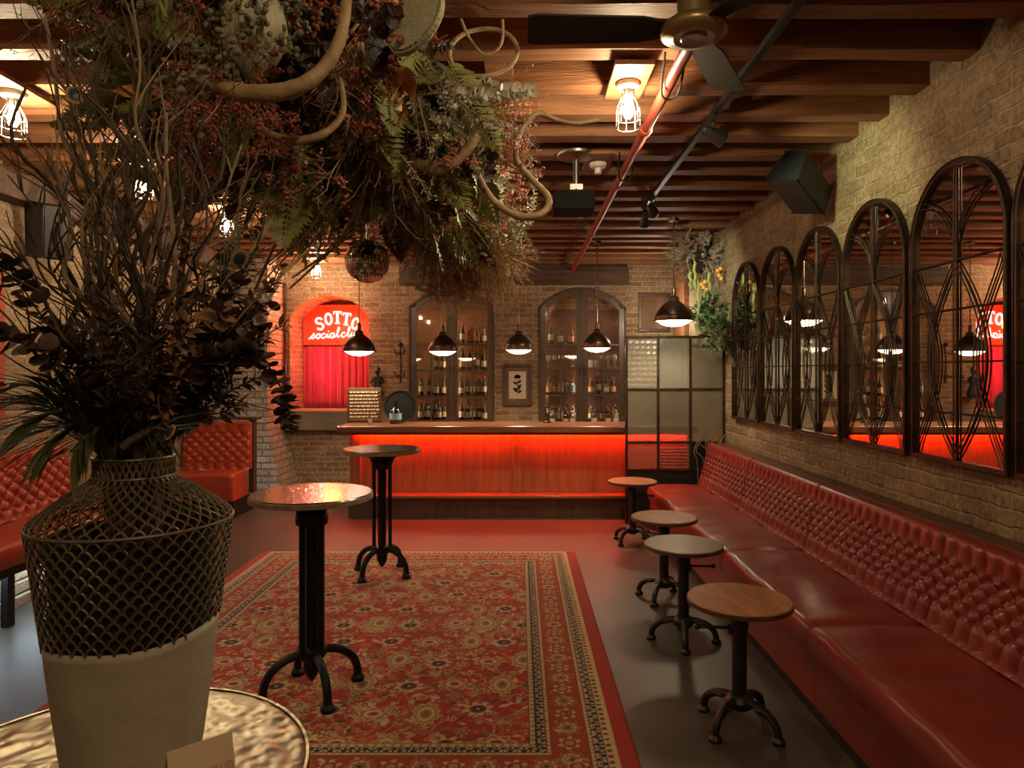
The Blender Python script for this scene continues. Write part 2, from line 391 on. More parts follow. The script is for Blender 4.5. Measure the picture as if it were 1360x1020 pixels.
# ================================================================ ROOM SHELL
XR, XL, YB, YF, ZJ, ZD = 2.25, -4.05, 9.9, -2.6, 3.23, 3.50
def arch(x0, x1, z0, zs, zp, n=16):
    """Segmental arch outline, counter-clockwise."""
    w = (x1 - x0) / 2; h = zp - zs; rad = (w * w + h * h) / (2 * h); cz = zp - rad; cx = (x0 + x1) / 2
    a0 = math.asin(min(1, w / rad))
    pts = [(x0, z0), (x1, z0)]
    for k in range(n + 1):
        a = a0 - 2 * a0 * k / n
        pts.append((cx + rad * math.sin(a), cz + rad * math.cos(a)))
    return pts
NICHE = arch(-3.355, -2.20, 1.10, 2.45, 2.78)
CAB1 = arch(-1.617, -.363, .90, 2.62, 2.87)
CAB2 = arch(.275, 1.56, .90, 2.60, 2.90)
wb = MB()
outer = [(XL - .2, 0), (XR + .2, 0), (XR + .2, ZD), (XL - .2, ZD)]
polys = [outer, NICHE, CAB1, CAB2]
allp = [p for q in polys for p in q]
for tri in tessellate_polygon([[Vector((p[0], p[1], 0)) for p in q] for q in polys]): wb.f.append(tuple(reversed(tri)))
wb.v = [(p[0], YB, p[1]) for p in allp]
for q, dep in ((NICHE, .72), (CAB1, .36), (CAB2, .36)):
    b = len(wb.v); n = len(q)
    wb.v += [(p[0], YB, p[1]) for p in q] + [(p[0], YB + dep, p[1]) for p in q]
    for i in range(n):
        j = (i + 1) % n; wb.f.append((b + i, b + n + i, b + n + j, b + j))
    b = len(wb.v); wb.v += [(p[0], YB + dep, p[1]) for p in q]
    for tri in tessellate_polygon([[Vector((p[0], p[1], 0)) for p in q]]): wb.f.append(tuple(b + i for i in reversed(tri)))
wb.box(XL - .2, XR + .2, YB + .75, YB + .9, 0, ZD)
struct(wb, 'wall_back', m_brick_b, smooth=False)
wr = MB(); wr.box(XR, XR + .3, YF - .2, YB + .9, 0, ZD)
struct(wr, 'wall_right', m_brick_r, smooth=False)
wl = MB(); wl.box(XL - .3, XL, YF - .2, YB + .9, 0, ZD)
for k in range(4):      # rough stepped footing of the left wall
    wl.box(XL, -3.52 - .03 * k, 3.3, 6.0, .085 * k, .085 * (k + 1) - .012)
struct(wl, 'wall_left', m_brick_l, smooth=False)
wf = MB(); wf.box(XL - .3, XR + .3, YF - .2, YF, 0, ZD); struct(wf, 'wall_rear', m_brick_l, smooth=False)
fl = MB(); fl.box(XL - .3, XR + .3, YF - .2, YB + .9, -.1, 0); struct(fl, 'floor', m_floor, smooth=False)
ce = MB(); ce.box(XL - .3, XR + .3, YF - .2, YB + .9, ZD, ZD + .1); ceil = struct(ce, 'ceiling', m_deck, smooth=False)
# joists, each slightly different
jmeshes = []
for v in range(5):
    mb = MB(); nx = 40; rr = random.Random(v)
    w, h = .125 + rr.uniform(-.01, .015), ZD - ZJ
    base = 0
    for i in range(nx + 1):
        x = XL + (XR - XL) * i / nx
        j1, j2, j3, j4 = [mnoise.noise((x * 1.7, v * 9.1, k * 5.)) * .012 for k in range(4)]
        mb.v += [(x, -w / 2 + j1, h), (x, -w / 2 + j2, j3), (x, w / 2 + j4, j3 * .6), (x, w / 2 + j1, h)]
    for i in range(nx):
        a = i * 4
        for k in range(3): mb.f.append((a + k, a + k + 1, a + 5 + k, a + 4 + k))
    jmeshes.append(mb.mesh('joist', m_joist, True, 25))
k = 0; y = YF + .38
while y < YB - .05:
    o = inst('joist', jmeshes[k % 5], ceil, (0, y + R.uniform(-.015, .015), ZJ + R.uniform(-.012, .012))); o['kind'] = 'structure'
    k += 1; y += .40
JY = [YF + .25 + .4 * i for i in range(40)]
def gap_before(Y):
    js = [j for j in JY if j < Y]; return js[-1] if js else Y
# blocking pieces between joists
bl = MB()
for (x, ja, jb) in ((-.11, 8, 10), (-.16, 14, 16), (-.62, 22, 24), (-2.5, 13, 14), (-1.5, 20, 22), (1.45, 17, 18)):
    y0 = YF + .25 + .4 * (ja + 6); y1 = YF + .25 + .4 * (jb + 6)
for (x, y0, y1) in ((-.11, 3.44, 4.18), (-1.6, 5.38, 6.18), (.0, 5.78, 6.18), (-.9, 6.98, 7.38)):
    bl.box(x - .075, x + .075, y0, y1, ZJ + .03, ZJ + .1)
o = bl.build('joist_blocking', m_joist, ceil, bevel=.004, smooth=False); o['kind'] = 'structure'
# ledger beam on the left wall, lintel board over the cabinets, post on the right wall
tb = MB(); tb.box(XL, XL + .16, YF, YB, 3.0, ZJ - .015); struct(tb, 'trim_1', m_beam, bevel=.008, smooth=False)
tb = MB(); tb.box(-1.75, 1.585, YB - .09, YB - .002, 2.93, 3.19); struct(tb, 'trim_2', m_beam, bevel=.01, smooth=False)
tb = MB(); tb.box(XR - .07, XR - .002, 9.0, 9.55, 2.0, 3.2); struct(tb, 'trim_3', m_joist, bevel=.008, smooth=False)
tb = MB(); tb.box(-3.50, -1.83, YB - .16, YB - .002, .82, 1.10); struct(tb, 'trim_4', m_concrete, bevel=.012, smooth=False)
# battered brick pier at the back left, each low course stepping out
pr = MB(); pr.box(XL + .002, -3.44, 9.25, YB - .002, .97, ZJ - .02)
for k in range(11):
    s = (10 - k) * .022 + (.012 if k % 2 else 0)
    pr.box(XL + .002, -3.44 + s, 9.25 - s * .5, YB - .002, .088 * k, .088 * (k + 1) - .004)
struct(pr, 'trim_5', m_pier, smooth=False)
# vertical pipes beside the niche
pp = MB()
for x, r in ((-3.50 + .0, .018), (-3.405, .022)):
    pp.tube([(x, YB - .06, .95), (x, YB - .06, 2.95)], r, 8)
for z in (1.7, 2.3): pp.box(-3.54, -3.37, YB - .05, YB - .003, z, z + .025)
tag(pp.build('wall_pipe', m_frame), 'pair of dark vertical pipes fixed to back wall left of the red niche', 'pipe')
# wooden ledge behind the right bench
lg = MB(); lg.box(2.118, XR - .002, YF + .1, 7.28, .83, .892)
lgb = tag(lg.build('bench_ledge', m_darkwood, bevel=.012, smooth=False), 'dark wooden ledge between the long red bench and the right brick wall', 'ledge')
MB().box(2.19, XR - .002, YF + .1, 7.28, 0, .829).build('back_board', m_darkwood, lgb, smooth=False)

# ---------------------------------------------------------------- niche: sign, curtain
sg = empty('neon_sign', (0, 0, 0), label='red board sign reading SOTTO social club inside the back niche', cat='sign')
sb = MB(); sb.box(-3.345, -2.21, 10.50, 10.58, 2.075, 2.70); sb.build('sign_board', m_signred, sg, bevel=.012, smooth=False)
fr = MB(); fr.box(-3.345, -2.21, 10.46, 10.50, 2.66, 2.70); fr.box(-3.345, -3.27, 10.46, 10.50, 2.075, 2.66); fr.box(-2.29, -2.21, 10.46, 10.50, 2.075, 2.66)
fr.build('sign_frame', m_redwood, sg, bevel=.006, smooth=False)
def stroke(mb, pts, w, ox, oz, y, sx=1, rot=0., thick=.010, n=8):
    c, s = math.cos(rot), math.sin(rot)
    q = [Vector((ox + (px * sx) * c - pz * s, 0, oz + (px * sx) * s + pz * c)) for px, pz in pts]
    t = MB().tube(q, w, n)
    for v in t.v: pass
    t.v = [(v[0], y + v[1] * thick / max(w if not isinstance(w, list) else max(w), 1e-6), v[2]) for v in t.v]
    # round ends
    mb.add(t)
    for e, ww in ((q[0], w if not isinstance(w, list) else w[0]), (q[-1], w if not isinstance(w, list) else w[-1])):
        mb.ball((e.x, y, e.z), ww, 8, 5, (1, thick / ww, 1))
def arcpts(cx, cz, rx, rz, a0, a1, n=12):
    return [(cx + rx * math.cos(math.radians(a0 + (a1 - a0) * i / n)), cz + rz * math.sin(math.radians(a0 + (a1 - a0) * i / n))) for i in range(n + 1)]
def letter(ch):
    if ch == 'S': return [([(.045, .062)] + arcpts(0, .045, .045, .042, 30, 270, 12) + arcpts(0, -.045, .048, .046, 90, -150, 12), .017)]
    if ch == 'O': return [(arcpts(0, 0, .047, .082, 0, 360, 22), .018)]
    if ch == 'T': return [([(0, .08), (0, -.085)], .020), ([(-.055, .085), (.055, .085)], .013), ([(-.055, .085), (-.058, .055)], .010), ([(.055, .085), (.058, .055)], .010), ([(-.032, -.088), (.032, -.088)], .010)]
lt = MB()
for i, ch in enumerate('SOTTO'):
    u = i - 2
    x = -2.818 + u * .139; z = 2.505 - .024 * u * u
    for pts, w in letter(ch): stroke(lt, pts, w * (1. if ch != 'O' else .95), x, z, 10.488, rot=math.radians(-7 * u))
lt.build('sign_lettering', m_letters, sg)
# script line "social club"
sc2 = MB(); x = -3.235; w = .0105; zb = 2.175; SL = .055
def scr(pts): 
    global x
    stroke(sc2, [(p[0] + p[1] * .18, p[1]) for p in pts], w, x, zb + (x + 3.235) * SL, 10.488, rot=math.radians(3), n=6)
def s_(): scr([(-.02, 0), (.03, .055), (.045, .085), (.05, .055), (.06, .02), (.03, -.002), (.012, .014)])
def o_(): scr(arcpts(.033, .033, .028, .036, 60, 420, 14) + [(.072, .055)])
def c_(): scr(arcpts(.036, .034, .03, .036, 45, 320, 12) + [(.075, .02)])
def i_(): scr([(.0, .03), (.02, .068), (.017, .012), (.03, 0), (.048, .02)]); stroke(sc2, [(.038, .105), (.039, .106)], .010, x, zb + (x + 3.235) * SL, 10.488, n=6)
def a_(): scr(arcpts(.033, .033, .028, .036, 50, 400, 14)); scr([(.062, .07), (.058, .015), (.07, 0), (.088, .02)])
def l_(): scr([(.0, .02), (.03, .07), (.05, .14), (.035, .16), (.022, .12), (.024, .02), (.04, -.002), (.06, .02)])
def u_(): scr([(.0, .03), (.015, .068), (.012, .02), (.03, 0), (.052, .02), (.058, .068), (.056, .02), (.07, 0), (.085, .02)])
def b_(): scr([(.0, .02), (.03, .07), (.05, .14), (.035, .16), (.022, .12), (.022, .02), (.045, 0), (.062, .03), (.05, .06), (.035, .05)])
for fn, adv in ((s_, .082), (o_, .078), (c_, .080), (i_, .055), (a_, .090), (l_, .085), (c_, .080), (l_, .066), (u_, .090), (b_, .07)):
    fn(); x += adv
sc2.build('sign_script', m_letters, sg)
cu = MB(); nu, nv = 150, 8
for j in range(nv + 1):
    for i in range(nu + 1):
        u = i / nu; z = 1.105 + (2.06 - 1.105) * j / nv
        xx = -3.345 + 1.13 * u; yy = 10.53 + .025 * math.sin(u * 62 + 1.3 * math.sin(u * 9)) + .012 * math.sin(u * 131 + j * .12)
        cu.v.append((xx, yy, z))
for j in range(nv):
    for i in range(nu):
        a = j * (nu + 1) + i; cu.f.append((a, a + 1, a + nu + 2, a + nu + 1))
cuo = cu.build('stage_curtain', m_curtain)
so = cuo.modifiers.new('s', 'SOLIDIFY'); so.thickness = .008
tag(cuo, 'crimson velvet curtain hanging in folds below the sign in the niche', 'curtain')
# small spiky coat-hook on the reveal of the niche
# ---------------------------------------------------------------- BAR
bar = empty('bar_counter', (0, 0, 0), label='long wooden bar counter with red glow under its top', cat='bar')
BX0, BX1 = -1.93, 1.95
mb = MB(); mb.box(-2.05, 2.0, 7.58, 8.32, .975, 1.05); mb.build('countertop', m_counter, bar, bevel=.012, smooth=False)
mb = MB(); mb.box(BX0, -.06, 7.86, 7.90, .26, .972); mb.build('front_panel', m_bar, bar, bevel=.003, smooth=False)
mb = MB(); mb.box(.0, BX1, 7.86, 7.90, .26, .972); mb.build('front_panel', m_bar, bar, bevel=.003, smooth=False)
mb = MB(); mb.box(-.075, .015, 7.835, 7.87, .26, .97); mb.build('stile', m_bar, bar, bevel=.005, smooth=False)
mb = MB(); mb.box(BX0 - .03, BX0 + .09, 7.83, 7.93, 0, .972); mb.build('corner_post', m_bar, bar, bevel=.006, smooth=False)
mb = MB(); mb.box(BX0, BX0 + .04, 7.93, 8.3, 0, .972); mb.build('end_panel', m_bar, bar, bevel=.003, smooth=False)
mb = MB(); mb.box(BX0 - .06, BX1, 7.66, 7.93, .222, .258); mb.build('foot_ledge', m_counter, bar, bevel=.006, smooth=False)
mb = MB(); mb.box(BX0 - .02, BX1, 7.72, 7.78, .0, .22); mb.build('kick_plate', m_darkwood, bar, bevel=.003, smooth=False)
mb = MB(); mb.box(BX0 + .05, BX1, 7.80, 7.825, .960, .970); lo_ = mb.build('glow_strip', m_led_red, bar, smooth=False); lo_['label'] = 'glowing red strip light'
mb = MB(); mb.box(BX0 + .0, BX1, 7.765, 7.771, .937, .974); mb.build('spill_baffle', m_darkwood, bar, smooth=False)  # lip added to cut off the red spill across the floor
# back bar cabinet run under the wall cabinets
bb = empty('back_bar', (0, 0, 0), label='low dark back bar unit along the wall behind the counter', cat='counter')
mb = MB(); mb.box(-1.75, 1.7, 9.36, YB - .003, 0, .85); mb.build('body', m_darkwood, bb, bevel=.004, smooth=False)
mb = MB(); mb.box(-1.78, 1.73, 9.32, YB - .003, .851, .895); mb.build('worktop', m_counter, bb, bevel=.006, smooth=False)
for k in range(6):
    mb = MB(); mb.box(-1.72 + .57 * k, -1.19 + .57 * k, 9.335, 9.358, .06, .82); d = mb.build('door', m_darkwood, bb, bevel=.004, smooth=False)
    mb = MB().ball((-1.25 + .57 * k, 9.322, .5), .015); mb.build('knob', m_bronze, d)

# ---------------------------------------------------------------- GLAZED WALL CABINETS
def cabinet(q, x0, x1, zsp, zpk, shelves, lab, dark):
    c = empty('bottle_cabinet', (0, 0, 0), label=lab, cat='cabinet')
    yb = YB + .355
    mb = MB(); mb.box(x0 + .004, x1 - .004, yb - .02, yb - .004, .905, zsp); mb.build('back_panel', dark, c, smooth=False)
    for z in shelves:
        mb = MB(); mb.box(x0 + .006, x1 - .006, YB + .05, yb - .022, z - .028, z); mb.build('shelf', m_shelf, c, smooth=False, bevel=.002)
    cx = (x0 + x1) / 2
    for sgn in (-1, 1):
        a, b = (x0 + .03, cx - .004) if sgn < 0 else (cx + .004, x1 - .03)
        # arched door leaf: trace half of the arch
        w = (x1 - x0) / 2; h = zpk - zsp; rad = (w * w + h * h) / (2 * h); cz = zpk - rad
        top = lambda xx, off: cz + math.sqrt(max((rad - off) ** 2 - (xx - cx) ** 2, 0))
        y0, y1 = YB + .004, YB + .044
        so_, si = (.075, .078)
        fm = MB()
        fm.box(a, a + so_, y0, y1, .905, top(a if sgn < 0 else a + so_, .03) - .0) if sgn < 0 else fm.box(b - so_, b, y0, y1, .905, top(b, .03))
        if sgn < 0: fm.box(b - si, b, y0, y1, .905, top(b - si, .03))
        else: fm.box(a, a + si, y0, y1, .905, top(a + si, .03))
        ia, ib = (a + so_, b - si) if sgn < 0 else (a + si, b - so_)
        fm.box(ia, ib, y0, y1, .905, .96)
        n = 8; poly = [(ia + (ib - ia) * k / n, top(ia + (ib - ia) * k / n, .03)) for k in range(n + 1)] + [(ib - (ib - ia) * k / n, top(ib - (ib - ia) * k / n, .11)) for k in range(n + 1)]
        fm.prism(poly, 'y', y0, y1)
        dr = fm.build('door', m_darkwood, c, smooth=False)
        mm = MB()
        mx = (ia + ib) / 2
        mm.box(mx - .011, mx + .011, y0 + .006, y1 - .004, .96, shelves[-1] + .0)
        for z in shelves[1:]: mm.box(ia, ib, y0 + .006, y1 - .004, z - .026, z + .002)
        mm.build('glazing_bars', m_darkwood, dr, smooth=False)
        gp = [(ia, .96), (ib, .96)] + [(ib - (ib - ia) * k / n, top(ib - (ib - ia) * k / n, .11)) for k in range(n + 1)]
        gm = MB().prism(gp, 'y', y0 + .016, y0 + .020); gm.build('glass_pane', m_glass, dr, smooth=False)
        hm = MB().tube([(b - .03 if sgn < 0 else a + .03, y0 - .012, 1.62), (b - .03 if sgn < 0 else a + .03, y0 - .012, 1.74)], .008, 6); hm.build('handle', m_bronze, dr)
    for xs in (x0 + .062, x1 - .062, cx - .05, cx + .05):
        mb = MB(); mb.box(xs - .006, xs + .006, YB + .048, YB + .054, .96, zsp - .06); mb.build('glow_strip', m_cabinet_fill, c, smooth=False)  # unseen glowing strips added behind the stiles to light the bottles
    # dark lining following the arch
    lm = MB(); n = 16
    for k in range(n):
        xa = x0 + .004 + (x1 - x0 - .008) * k / n; xb_ = x0 + .004 + (x1 - x0 - .008) * (k + 1) / n
        poly = [(xa, top(xa, .004)), (xb_, top(xb_, .004)), (xb_, top(xb_, .03)), (xa, top(xa, .03))]
        lm.prism(poly, 'y', YB - .012, YB + .05)
    lm.box(x0 + .004, x0 + .028, YB - .012, YB + .05, .905, zsp); lm.box(x1 - .028, x1 - .004, YB - .012, YB + .05, .905, zsp)
    lm.build('frame', m_blackpl if False else m_beam, c, smooth=False)
    return c
SH1 = [.935, 1.31, 1.695, 2.085]; SH2 = [.935, 1.33, 1.73, 2.07]
m_cabback = mat('cabinet_back_warm', (.24, .105, .045), .7); m_cabback2 = mat('cabinet_back_dark', (.12, .05, .042), .7)
cabinet(CAB1, -1.617, -.363, 2.62, 2.87, SH1, 'arched glazed wine cabinet in back wall, on the side near the red niche', m_cabback)
cabinet(CAB2, .275, 1.56, 2.60, 2.90, SH2, 'arched glazed spirits cabinet in back wall, on the side near the glass screen', m_cabback2)
# bottle prototypes
def bottle_parts(kind):
    """returns list of (name, mesh)"""
    if kind == 'wine':
        g = MB().lathe([(.034, 0), (.037, .01), (.037, .185), (.030, .215), (.0145, .245), (.0135, .30)], 12).mesh('glass_body', m_bottle)
        l = MB().lathe([(.0378, .06), (.0378, .145)], 12, cap0=False, cap1=False).mesh('label', m_label)
        c = MB().lathe([(.0145, .255), (.0150, .30), (.0150, .315), (.006, .317)], 10).mesh('foil_cap', m_cap)
    elif kind == 'burgundy':
        g = MB().lathe([(.038, 0), (.041, .01), (.041, .15), (.033, .19), (.015, .25), (.0135, .29)], 12).mesh('glass_body', m_bottle_b)
        l = MB().lathe([(.0418, .04), (.0418, .125)], 12, cap0=False, cap1=False).mesh('label', m_label)
        c = MB().lathe([(.0145, .25), (.0150, .29), (.0150, .302), (.006, .304)], 10).mesh('foil_cap', m_cap_k)
    elif kind == 'spirit':
        g = MB().lathe([(.038, 0), (.041, .01), (.041, .16), (.034, .185), (.016, .205), (.0145, .255)], 12).mesh('glass_body', m_clear)
        l = MB().lathe([(.0418, .04), (.0418, .115)], 12, cap0=False, cap1=False).mesh('label', m_label)
        c = MB().lathe([(.0170, .235), (.0170, .265), (.010, .267)], 10).mesh('stopper', m_cap_k)
    elif kind == 'amber':
        g = MB().lathe([(.040, 0), (.043, .01), (.043, .145), (.036, .175), (.016, .20), (.0145, .235)], 12).mesh('glass_body', m_amber)
        l = MB().lathe([(.0438, .035), (.0438, .11)], 12, cap0=False, cap1=False).mesh('label', m_label_r)
        c = MB().lathe([(.0170, .215), (.0170, .25), (.010, .252)], 10).mesh('stopper', m_cap)
    elif kind == 'blue':
        g = MB().lathe([(.038, 0), (.041, .01), (.041, .16), (.034, .185), (.016, .205), (.0145, .255)], 12).mesh('glass_body', m_clear)
        l = MB().lathe([(.0418, .03), (.0418, .14)], 12, cap0=False, cap1=False).mesh('label', m_label_b)
        c = MB().lathe([(.0170, .235), (.0170, .265), (.010, .267)], 10).mesh('stopper', m_cap_k)
    return [g, l, c]
def glass_mesh(kind):
    if kind == 'stem': return MB().lathe([(.032, 0), (.030, .004), (.005, .010), (.004, .075), (.020, .090), (.036, .125), (.033, .175)], 12, cap1=False).mesh('wine_glass', m_clear)
    return MB().lathe([(.030, 0), (.030, .012), (.036, .11)], 12, cap1=False).mesh('tumbler', m_clear)
BP = {k: bottle_parts(k) for k in ('wine', 'burgundy', 'spirit', 'amber', 'blue')}
GM = {k: glass_mesh(k) for k in ('stem', 'tumbler')}
BDESC = {'wine': 'dark green wine bottle', 'burgundy': 'brown wine bottle with sloping shoulders', 'spirit': 'clear spirit bottle', 'amber': 'amber spirit bottle', 'blue': 'clear bottle with pale blue label'}
def put_bottle(kind, x, y, z, label, group):
    e = empty('bottle', (x, y, z + .002), R.uniform(0, 6), label, 'bottle', group)
    s = R.uniform(.93, 1.06); e.scale = (s, s, s)
    for me in BP[kind]: inst(me.name, me, e, (0, 0, 0))
def put_glass(kind, x, y, z, label, group):
    o = bpy.data.objects.new('wine_glass' if kind == 'stem' else 'tumbler', GM[kind]); COL.objects.link(o); o.location = (x, y, z + .002)
    tag(o, label, 'glass', group)
SHN = ['bottom', 'second lowest', 'second highest', 'top']
def fill(cabname, shelf_i, z, xa, xb, kinds, doorname, group):
    n = len(kinds)
    cnt = {}
    for i, k in enumerate(kinds):
        x = xa + (xb - xa) * (i + .5) / n + R.uniform(-.006, .006); y = YB + .115 + (.085 if i % 2 and n > 3 else 0) + R.uniform(-.012, .012)
        cnt[k] = cnt.get(k, 0) + 1
        pos = f'{ORD[i]} from left on {SHN[shelf_i]} shelf, {cabname} cabinet, {doorname} door'
        if k in ('stem', 'tumbler'): put_glass(k, x, y, z, ('stemmed glass ' if k == 'stem' else 'tumbler ') + pos, group)
        else: put_bottle(k, x, y, z, {'wine': 'dark green bottle ', 'burgundy': 'brown wine bottle ', 'spirit': 'clear bottle ', 'amber': 'amber bottle ', 'blue': 'blue-labelled bottle '}[k] + pos, group)
W, B, S, A, U, G, T = 'wine', 'burgundy', 'spirit', 'amber', 'blue', 'stem', 'tumbler'
L1, R1 = (-1.50, -1.075), (-.90, -.475); L2, R2 = (.385, .83), (1.005, 1.45)
fill('wine', 0, SH1[0], *L1, [W, W, W, B, W, W], 'left', 'bottles in the wine cabinet'); fill('wine', 0, SH1[0], *R1, [W, B, W, W, B], 'right', 'bottles in the wine cabinet')
fill('wine', 1, SH1[1], *L1, [W, W, B, B], 'left', 'bottles in the wine cabinet'); fill('wine', 1, SH1[1], *R1, [B, W, W, W, W], 'right', 'bottles in the wine cabinet')
fill('wine', 2, SH1[2], -1.28, -1.075, [B, B], 'left', 'bottles in the wine cabinet'); fill('wine', 2, SH1[2], *R1, [B, B, W, B], 'right', 'bottles in the wine cabinet')
fill('wine', 3, SH1[3], *R1, [W, A, A, S], 'right', 'bottles in the wine cabinet')
fill('spirits', 0, SH2[0], *L2, [S, A, S, W, S], 'left', 'bottles in the spirits cabinet'); fill('spirits', 0, SH2[0], *R2, [S, S, A, S, S], 'right', 'bottles in the spirits cabinet')
fill('spirits', 1, SH2[1], *L2, [A, S, A, U, U], 'left', 'bottles in the spirits cabinet'); fill('spirits', 1, SH2[1], *R2, [A, W, S, A], 'right', 'bottles in the spirits cabinet')
fill('spirits', 2, SH2[2], *L2, [G, G, G, G, G], 'left', 'glasses in the spirits cabinet'); fill('spirits', 2, SH2[2], *R2, [T, T, G, G, G], 'right', 'glasses in the spirits cabinet')
fill('spirits', 3, SH2[3], *L2, [W, S, A], 'left', 'bottles in the spirits cabinet')
# things along the worktop of the back bar
for i, (k, x) in enumerate((('spirit', .46), ('tumbler', .56), ('amber', .65), ('spirit', .75), ('stem', .84), ('tumbler', .94), ('spirit', 1.05), ('tumbler', 1.15), ('amber', 1.25), ('spirit', 1.36), ('stem', 1.47))):
    if k in ('stem', 'tumbler'): put_glass(k, x, 9.55, .896, f'{"stemmed glass" if k == "stem" else "tumbler"} standing {ORD[i]} from left on the back bar worktop', 'glassware on the back bar')
    else: put_bottle(k, x, 9.55, .896, f'{"clear" if k == "spirit" else "amber"} bottle standing {ORD[i]} from left on the back bar worktop', 'bottles on the back bar')
# glasses row on the bar top itself
# ---------------------------------------------------------------- framed pictures
def picture(name, x0, x1, z0, z1, y, lab):
    p = empty(name, (0, 0, 0), label=lab, cat='picture')
    f = .045
    mb = MB(); mb.box(x0, x1, y - .035, y, z0, z0 + f); mb.box(x0, x1, y - .035, y, z1 - f, z1); mb.box(x0, x0 + f, y - .035, y, z0 + f, z1 - f); mb.box(x1 - f, x1, y - .035, y, z0 + f, z1 - f)
    mb.build('frame', m_darkwood, p, bevel=.006, smooth=False); return p
p1 = picture('framed_picture', -.245, .185, 1.16, 1.78, YB - .004, 'dark framed black botanical print on cream paper hung between the two bottle cabinets')
mb = MB(); mb.box(-.2, .14, YB - .018, YB - .006, 1.205, 1.735); mb.build('mat_board', m_matboard, p1, smooth=False)
mb = MB(); mb.box(-.155, .095, YB - .024, YB - .018, 1.27, 1.67); mb.build('print_paper', m_cream, p1, smooth=False)
ik = MB(); yy = YB - .0262
def flatleaf(mb, x, z, ang, L, Wd):
    d = (math.cos(ang), math.sin(ang)); s = (-d[1], d[0]); n = 7; pts = []
    for k in range(n + 1):
        t = k / n; w = Wd * math.sin(PI * t ** .8) * .5; pts.append((x + d[0] * L * t + s[0] * w, z + d[1] * L * t + s[1] * w))
    for k in range(n - 1, 0, -1):
        t = k / n; w = Wd * math.sin(PI * t ** .8) * .5; pts.append((x + d[0] * L * t - s[0] * w, z + d[1] * L * t - s[1] * w))
    mb.prism(pts, 'y', yy, yy + .0015)
ik.box(-.033, -.027, yy, yy + .0015, 1.32, 1.56)
for k in range(7): flatleaf(ik, -.03, 1.575, math.radians(15 + 25 * k), .055, .04)
for z, a in ((1.36, 25), (1.40, 160), (1.44, 30), (1.48, 150), (1.40, 50), (1.37, 140), (1.50, 35)): flatleaf(ik, -.03, z, math.radians(a), .075, .04)
ik.build('plant_drawing', m_ink, p1, smooth=False)
p2 = picture('framed_picture', 1.735, 2.19, 2.245, 2.81, YB - .004, 'thin dark framed reddish picture high on back wall above the glass screen')
mb = MB(); mb.box(1.78, 2.145, YB - .018, YB - .006, 2.29, 2.765); mb.build('print', m_print, p2, smooth=False)
mb = MB(); mb.box(1.78, 2.145, YB - .026, YB - .023, 2.29, 2.765); mb.build('glass_pane', m_glass, p2, smooth=False)
# ---------------------------------------------------------------- small things on the bar
mbo = empty('menu_board', (-1.86, 8.12, 1.05), rz=.12, label='brown wooden letter board with rows of small writing standing on bar end', cat='menu board')
mb = MB(); mb.box(-.2, .2, -.0, .03, 0, .42); mb.build('board', m_darkwood, mbo, bevel=.004, smooth=False)
mb = MB()
for k in range(9): mb.box(-.185, .185, -.010, -.002, .03 + .042 * k, .052 + .042 * k)
mb.build('slats', m_shelf, mbo, smooth=False)
mb = MB()
for k in range(8):
    xx = -.17
    while xx < .15:
        wv = R.uniform(.015, .05); mb.box(xx, xx + wv, -.0125, -.0105, .066 + .042 * k, .080 + .042 * k); xx += wv + .012
mb.build('lettering', m_cream, mbo, smooth=False)
tr = MB(); M_ = Matrix.Translation((-1.44, 8.17, 1.245)) @ Matrix.Rotation(PI / 2 - .12, 4, 'X')
tr.lathe([(.19, -.008), (.195, .0), (.195, .014), (.180, .014), (.176, .004)], 32, M_)
tag(tr.build('round_tray', m_matteblack), 'black round tray propped upright on the bar behind the pale-labelled bottle', 'tray')
e = empty('bottle', (-1.46, 7.98, 1.05), label='fat dark bottle with pale blue label on bar before round tray', cat='bottle')
mb = MB().lathe([(.065, 0), (.07, .012), (.07, .13), (.055, .165), (.022, .19), (.019, .25), (.023, .25), (.023, .265)], 20); mb.build('glass_body', m_bottle, e)
mb = MB().lathe([(.0715, .05), (.0715, .125)], 20, cap0=False, cap1=False); mb.build('label', m_label_b, e)
e = empty('bottle', (-1.735, 7.86, 1.05), label='slim clear bottle with white label standing before the menu board', cat='bottle')
mb = MB().lathe([(.022, 0), (.022, .09), (.010, .115), (.009, .155)], 14); mb.build('glass_body', m_clear, e)
mb = MB().lathe([(.0226, .02), (.0226, .07)], 14, cap0=False, cap1=False); mb.build('label', m_label, e)
# dark statuette on the back wall ledge beside the curtain
st = MB().lathe([(.075, 0), (.075, .02), (.09, .03), (.075, .10), (.045, .19), (.06, .25), (.055, .29), (.022, .31), (.02, .325)], 16)
st.ball((0, -.005, .365), .042, 10, 8, (.9, 1, 1.15)); st.ball((0, .012, .40), .035, 8, 6)
st.tube([(-.05, 0, .285), (-.085, -.02, .22), (-.055, -.06, .17)], [.018, .015, .012], 6); st.tube([(.05, 0, .285), (.09, -.01, .24), (.06, -.05, .19)], [.018, .015, .012], 6)
sto = empty('statuette', (-2.03, 9.70, 1.30), label='small black robed statuette on a bracket beside the niche', cat='statue')
st.build('figure', m_blackpl, sto)
mb = MB(); mb.box(-.1, .1, -.1, .195, -.03, -.001); mb.build('wall_shelf', m_darkwood, sto, smooth=False, bevel=.004)
